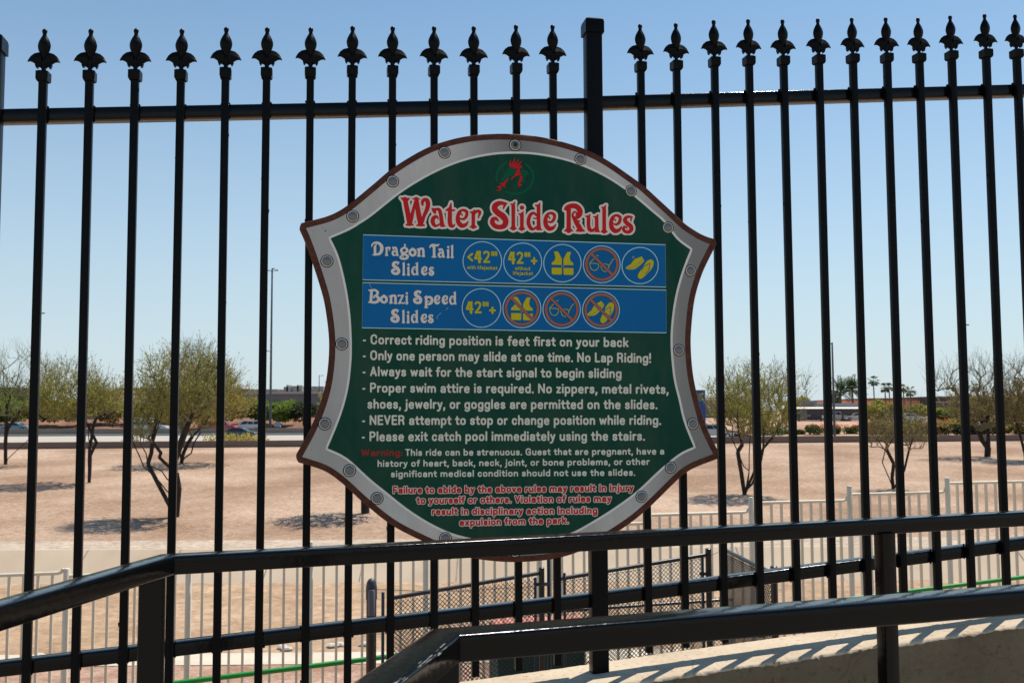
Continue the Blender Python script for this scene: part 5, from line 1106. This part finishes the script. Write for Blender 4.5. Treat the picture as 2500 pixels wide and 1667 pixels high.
palm('olive fan palm among bare twigs near the right edge', 2383, 937, 200, 10, 1, 9, M_frondy); palm('shaggy olive fan palm by the right edge', 2482, 922, 195, 11, 1, 10, M_frondy)

# ------------------------------------------------------------------ buildings
def block(parent, name, m, x0, x1, ytop, Y, depth, zb=-2.1, ybot=None, dz=0):
    a, b = at(x0, ytop, Y), at(x1, ytop, Y); z1 = (a.z + b.z) / 2; z0 = at((x0 + x1) / 2, ybot, Y).z if ybot else zb
    mb = MB(); mb.box(Vector(((a.x + b.x) / 2, Y + depth / 2, (z0 + z1) / 2)), (b.x - a.x) / 2, depth / 2, (z1 - z0) / 2); return mb.build(name, m, parent)
M_bgrey = mat('stucco_grey', (.17, .175, .18), .9, col2=(.2, .205, .21), scale=.1); M_blight = mat('stucco_light', (.42, .40, .37), .9, col2=(.47, .45, .41), scale=.1); M_bdark = mat('stucco_dark', (.06, .06, .07), .9, col2=(.08, .08, .09), scale=.1)
M_btan = mat('stucco_tan', (.44, .31, .2), .9, col2=(.5, .36, .24), scale=.1); M_bsal = mat('stucco_salmon', (.84, .38, .29), .9, col2=(.88, .44, .35), scale=.1); M_tileb = mat('roof_brown', (.2, .1, .06), .9, col2=(.26, .14, .09), scale=.2)
M_glass = mat('glass_dark', (.02, .025, .03), .15); M_metal = mat('roof_metal', (.3, .33, .37), .5, col2=(.35, .38, .42), scale=.2); M_equip = mat('equipment_grey', (.2, .19, .18), .7, col2=(.3, .28, .26), scale=1.0)
def bld(name, label, x, Y): return thing(name, Vector((at(x, 1000, Y).x, Y, -2.1)), label, 'building')
b1 = bld('office_building', 'dark blue grey building behind the left trees', 420, 300); block(b1, 'wall', M_bdark, 283, 560, 949, 300, 30); block(b1, 'roof', mat('roof_dark', (.1, .085, .07), .9), 281, 562, 946, 299.4, 31.2, ybot=949.5)
b2 = bld('low_building', 'low tan building with pale parapet between the left pickets', 250, 260); block(b2, 'wall', M_btan, 205, 292, 957, 260, 20); block(b2, 'parapet', mat('parapet_tan', (.6, .45, .28), .9), 204, 293, 952.5, 259.6, 20.8, ybot=957)
b0 = bld('small_building', 'dark building at the left edge behind the round tree', 5, 280); block(b0, 'wall', M_bdark, -60, 30, 945, 280, 20)
b3 = bld('warehouse', 'long grey flat building with roof equipment left of the sign', 720, 300); block(b3, 'wall', M_bgrey, 600, 905, 961, 300, 40); block(b3, 'parapet', M_blight, 599, 906, 955, 299.5, 41, ybot=961.3); block(b3, 'upper_storey', M_blight, 598, 679, 951, 306, 30, ybot=955); block(b3, 'upper_roof', M_equip, 597, 680, 950, 305.5, 31, ybot=951.3)
for x0, x1, y0 in ((692.5, 711, 944), (713, 736.5, 942), (755, 790, 943), (699, 703, 939.5), (725, 729, 939.5)): block(b3, 'roof_unit', M_equip, x0, x1, y0, 308, 6, ybot=955)
for x0 in (650, 668): block(b3, 'window', M_glass, x0, x0 + 12, 977, 299.8, .3, ybot=982)
b4 = bld('retail_building', 'grey brown shop building with pale roof edge right of the blue pylon', 1780, 260); block(b4, 'wall', mat('wall_greybrown', (.2, .18, .17), .9, col2=(.25, .23, .21), scale=.1), 1640, 1860, 976, 260, 30); block(b4, 'fascia', mat('fascia_pale', (.6, .54, .42), .9), 1639, 1861, 969.5, 259.4, 31, ybot=976.4); block(b4, 'base', mat('base_redbrown', (.16, .07, .05), .9), 1640, 1860, 1021, 259.5, .5)
b5 = bld('canopy_building', 'low building with long white canopy edge and dark open bays', 2010, 175)
fq = MB(); f0, f1, f2, f3 = at(1906, 997.4, 166), at(2118, 997.4, 166), at(2118, 993.4, 166), at(1906, 993.4, 166); bk = Vector((0, .9, 0))
fq.hexa([f0, f1, f1 + bk * 3, f0 + bk * 3, f3 + bk, f2 + bk, f2 + bk * 3, f3 + bk * 3]); fq.build('fascia', mat('fascia_white', (.7, .66, .53), .8), b5); block(b5, 'roof', M_metal, 1994, 2116, 984, 170, 10, ybot=993); block(b5, 'upper_roof', mat('roof_grey', (.26, .25, .23), .9, col2=(.33, .31, .28), scale=.3), 1930, 1995, 978, 172, 9, ybot=989)
block(b5, 'back_wall', M_bdark, 1908, 2116, 995, 186, .5, zb=-.5); block(b5, 'wall_panel', mat('panel_grey', (.16, .17, .18), .8), 1952, 1970, 999, 184, .4, zb=-.5)
for x0 in (1910, 1950, 2003, 2056, 2110): block(b5, 'pillar', M_bdark, x0, x0 + 3, 996, 167, .35, zb=-.5)
b6 = bld('salmon_building', 'salmon pink building with brown tile roof behind the palms', 2160, 300); block(b6, 'wall', M_bsal, 2063, 2262, 976, 300, 30); block(b6, 'roof', M_tileb, 2115, 2263, 971.5, 299, 32, ybot=977); block(b6, 'roof_edge', M_tileb, 2061, 2115, 974.5, 299, 32, ybot=976.3)
b7 = bld('dark_building', 'dark brown two storey building with a pale band near the right edge', 2320, 290); block(b7, 'wall', mat('wall_brown', (.1, .085, .07), .9), 2280, 2420, 967, 290, 25); block(b7, 'band', M_blight, 2279.5, 2421, 980, 289.5, .6, ybot=982)
for k in range(6): block(b7, 'window', M_glass, 2287 + k * 12, 2293 + k * 12, 972, 289.8, .3, ybot=977)
# blue pylon sign
Yp = 120; py_ = thing('pylon_sign', Vector((at(1690, 1000, Yp).x, Yp, Zd)), 'tall blue pylon sign partly hidden by the right rim of the rules sign', 'sign')
M_py = mat('pylon_blue', (.004, .05, .22), .5, col2=(.006, .06, .26), scale=2); block(py_, 'body', M_py, 1660, 1721.5, 953, Yp, 1.0, zb=Zd)
block(py_, 'picture_panel', mat('pylon_picture', (.16, .12, .05), .5, col2=(.08, .14, .18), scale=1.2, lo=.45, hi=.6), 1664, 1716, 959, Yp - .06, .05, ybot=980)
block(py_, 'cap', mat('pylon_cap', (.01, .07, .17), .4), 1659.5, 1722.5, 952, Yp - .1, 1.2, ybot=954.5)
# ------------------------------------------------------------------ poles, flag, cabinet
M_pole = mat('pole_grey', (.055, .065, .068), .5, col2=(.08, .09, .095), scale=.5)
def lamp_pole(label, px, ytop, Y, zb, r, arms, group='lamp poles along the road'):
    top = at(px, ytop, Y); t = thing('street_lamp', Vector((top.x, Y, zb)), label, 'street lamp', group); mb = MB()
    mb.tube([Vector((top.x, Y, zb)), Vector((top.x, Y, (zb + top.z) / 2)), top], [r * 1.25, r, r * .75], 8); smooth_by_angle(mb.build('pole', M_pole, t), 50)
    for dx, dz, lw in arms:
        mb = MB(); z = top.z - dz; e = Vector((top.x + dx, Y, z + .06 * abs(dx))); mb.tube([Vector((top.x, Y, z - .1)), e], .05, 6)
        a = mb.build('arm', M_pole, t); k = MB(); k.box(e + Vector((math.copysign(lw * .5, dx), 0, 0)), lw / 2, .18, .07); k.build('lamp_head', M_pole, a)
    return t
lamp_pole('very tall lamp pole with small bracket left of the sign', 664.5, 656, 157, Zd, .17, [(-.5, .3, .45), (.5, .3, .45), (-.6, 13.1, .5), (.05, .0, .3)])
lamp_pole('slim street lamp with short left arm behind the right pickets', 2031.5, 836, 104, Zd, .115, [(-.25, .1, .4)])
lamp_pole('thin distant lamp pole just left of the sign rim', 779.5, 916, 260, -2, .12, [(.5, .1, .6)])
lamp_pole('lamp pole hidden behind the second picket with only its head showing', 92, 762, 150, Zd, .12, [(.55, .2, .5)])
lamp_pole('lamp pole behind a right picket with only its head showing', 2349, 792, 150, Zd, .12, [(.4, .1, .6)])
fp = at(564, 900, 240); t = thing('flagpole', Vector((fp.x, 240, -.1)), 'flagpole with a striped flag hanging above the roadside trees', 'flagpole'); mb = MB(); mb.tube([Vector((fp.x, 240, -.1)), fp], [.08, .05], 6); mb.build('pole', M_pole, t)
fa, fb = at(565, 927, 240), at(579, 942, 240); W_, H_ = fb.x - fa.x, fa.z - fb.z
def flagpt(u, v): return Vector((fp.x + .06 + W_ * u * .95, 240 + .18 * math.sin(u * 5), fa.z - .1 - H_ * .75 * v - H_ * .35 * (1 - u) + .3))
parts = {}
for nm, col, cells in (('flag_red', (.4, .03, .03), [(0, 1, k / 7, (k + .5) / 7) for k in range(7)]), ('flag_white', (.6, .58, .56), [(0, 1, (k + .5) / 7, (k + 1) / 7) for k in range(6)])):
    mb = MB()
    for u0, u1, v0, v1 in cells:
        for k in range(6): a, b = u0 + (u1 - u0) * k / 6, u0 + (u1 - u0) * (k + 1) / 6; mb.quad(flagpt(a, v0), flagpt(b, v0), flagpt(b, v1), flagpt(a, v1))
    mb.build('flag_stripes', mat(nm, col, .8), t)
mb = MB(); mb.poly([flagpt(0, 0) + Vector((0, -.06, 0)), flagpt(.42, 0) + Vector((0, -.06, 0)), flagpt(.42, .53) + Vector((0, -.06, 0)), flagpt(0, .53) + Vector((0, -.06, 0))], [(0, 1, 2, 3)]); mb.build('flag_canton', mat('flag_blue', (.01, .015, .07), .8), t)
ca = at(677, 1040, 156); t = thing('utility_cabinet', Vector((ca.x, 156, Zd)), 'pale grey utility box on a post beside the tall lamp pole', 'cabinet'); M_cab = mat('cabinet_grey', (.34, .37, .42), .6)
block(t, 'box', M_cab, 670, 684, 1031, 156, .6, ybot=1042); block(t, 'lid', M_cab, 669.3, 684.7, 1030, 155.9, .8, ybot=1031.6); block(t, 'post', M_pole, 675, 678, 1041.6, 156.2, .2, zb=Zd)
block(t, 'arrow_plate', M_pole, 684.2, 689, 1034, 156, .1, ybot=1037)

# ------------------------------------------------------------------ vehicles
M_tyre = mat('tyre', (.012, .012, .012), .9); M_rim = mat('wheel_rim', (.4, .4, .41), .35, metal=.8)
def car(label, px, Y, z, L, Wd, H, kind, col, face=1, name='parked_car', rough=.25, rack=False):
    x = at(px, 1040, Y).x; t = thing(name, Vector((x, Y, z)), label, 'car' if kind != 'pickup' else 'truck'); m = mat('car_' + '_'.join(str(int(c * 1000)) for c in col), col, rough, coat=.6, spec=.5)
    P = {'suv': [(-.5, .30), (-.5, .62), (-.475, .68), (-.44, .96), (-.40, 1), (.10, 1), (.16, .97), (.27, .64), (.46, .57), (.5, .48), (.5, .25), (.46, .2), (-.47, .2)],
         'sedan': [(-.5, .36), (-.49, .66), (-.36, .70), (-.22, .96), (-.14, 1), (.06, 1), (.12, .97), (.26, .68), (.46, .58), (.5, .48), (.5, .25), (.46, .2), (-.47, .2)],
         'pickup': [(-.5, .3), (-.5, .58), (-.16, .58), (-.15, .62), (-.11, .97), (-.07, 1), (.10, 1), (.14, .97), (.24, .62), (.46, .56), (.5, .47), (.5, .25), (.46, .22), (-.47, .22)]}[kind]
    G = {'suv': [(-.43, .68), (-.405, .93), (.10, .93), (.215, .68)], 'sedan': [(-.29, .70), (-.19, .93), (.07, .93), (.20, .70)], 'pickup': [(-.135, .63), (-.105, .93), (.10, .93), (.19, .63)]}[kind]
    def pt(u, v, w):
        inset_ = 1 - .2 * max(0, v - .6) / .4
        return Vector((x + face * u * L, Y + w * Wd / 2 * inset_, z + v * H))
    mb = MB(); n = len(P); mb.poly([pt(u, v, w) for w in (-1, 1) for u, v in P], [tuple(range(n)), tuple(range(2 * n - 1, n - 1, -1))] + [(i, (i + 1) % n, n + (i + 1) % n, n + i) for i in range(n)]); mb.build('body', m, t)
    mids = [-.12] if kind == 'sedan' else [-.2, .0] if kind == 'suv' else [.02]
    edges = [None] + mids + [None]
    for w in (-1.012, 1.012):
        def lerp(u, a, b): return a + (b - a) * u
        k = len(mids) + 1
        for i in range(k):
            u0, u1 = i / k + (.02 if i else 0), (i + 1) / k - (.02 if i < k - 1 else 0)
            mb = MB(); q = [pt(lerp(u0, G[0][0], G[3][0]), G[0][1], w), pt(lerp(u0, G[1][0], G[2][0]), G[1][1], w), pt(lerp(u1, G[1][0], G[2][0]), G[1][1], w), pt(lerp(u1, G[0][0], G[3][0]), G[0][1], w)]; mb.poly(q, [(0, 1, 2, 3)]); mb.build('window', M_glass, t)
    for (ua, va, ub, vb) in ((.165, .955, .262, .665), (-.445, .93, -.478, .69) if kind == 'suv' else (-.225, .94, -.345, .715) if kind == 'sedan' else (-.116, .93, -.148, .66)):
        mb = MB(); e = .012 * (1 if ua > 0 else -1); mb.poly([pt(ua + e, va, -.86), pt(ua + e, va, .86), pt(ub + e, vb, .86), pt(ub + e, vb, -.86)], [(0, 1, 2, 3)]); mb.build('windscreen', M_glass, t)
    rw = .225 * H if kind == 'sedan' else .2 * H
    for u in (-.31, .32):
        for w in (-1, 1):
            c = Vector((x + face * u * L, Y + w * (Wd / 2 - .08), z + rw)); k = MB(); k.lathe(c, [(rw * .6, -.11), (rw, -.10), (rw, .10), (rw * .6, .11)], 18, Vector((1, 0, 0)), Zf, Vector((0, -1, 0))); wh = k.build('wheel', M_tyre, t)
            k = MB(); k.lathe(c + Vector((0, w * .115, 0)), [(rw * .62, 0), (rw * .55, .012 * w)], 14, Vector((1, 0, 0)), Zf, Vector((0, 1, 0))); k.build('rim', M_rim, wh)
    for w in (-.7, .7):
        mb = MB(); mb.box(pt(.497, .5, w), .03, .16, .05); mb.build('headlight', mat('lamp_glass', (.6, .6, .6), .15), t); mb = MB(); mb.box(pt(-.5, .58, w), .02, .1, .08); mb.build('tail_light', mat('lamp_red', (.3, .01, .01), .3), t)
    if rack:
        mb = MB()
        for u in (-.4, -.15, .08):
            for w in (-.8, .8): mb.box(pt(u, 1.12, w), .04, .04, .14 * H)
        mb.box(pt(-.16, 1.25, -.8), .27 * L, .04, .04); mb.box(pt(-.16, 1.25, .8), .27 * L, .04, .04); mb.build('roof_rack', mat('rack_white', (.7, .7, .68), .5), t)
        mb = MB(); mb.box(pt(-.12, 1.12, 0), .14 * L, .5, .12 * H); mb.build('roof_box', mat('rack_white', (.7, .7, .68), .5), t)
zr = Zd + .05
car('red sport utility car on the highway', 538, 160, Zd + .37, 5.2, 1.9, 1.85, 'suv', (.62, .012, .018), 1); car('white sport utility car following the red one on the highway', 605, 163, Zd + .36, 5.1, 1.95, 1.85, 'suv', (.68, .68, .66), -1)
car('dark blue sedan passing in front of the median barrier', 585, 139, Zd + .03, 4.6, 1.8, 1.36, 'sedan', (.02, .026, .035), 1); car('silver blue sedan at the left edge of the highway', 38, 160, Zd + .66, 4.7, 1.8, 1.42, 'sedan', (.2, .28, .33), 1)
car('white work truck with roof rack behind the bare stems', 366, 161, Zd + .3, 5.8, 2.0, 1.95, 'suv', (.64, .64, .6), 1, 'work_truck', rack=True)
car('white car near the sign edge on the road', 1736, 158, zr, 4.6, 1.8, 1.45, 'sedan', (.7, .7, .7), 1); car('silver van with dark windows just behind the block wall', 1742, 124, Zd + .03, 4.7, 1.9, 1.75, 'suv', (.45, .45, .43), 1)
car('white car parked under the canopy beside the street lamp', 2040, 172, -.45, 4.4, 1.9, 1.6, 'suv', (.66, .66, .66), 1); car('white sedan parked at the right end of the canopy', 2092, 171, -.45, 4.6, 1.8, 1.4, 'sedan', (.68, .68, .68), -1)
car('pale car parked below the lone dark fan palm', 2222, 148, -.45, 4.2, 1.8, 1.35, 'sedan', (.6, .68, .64), 1)
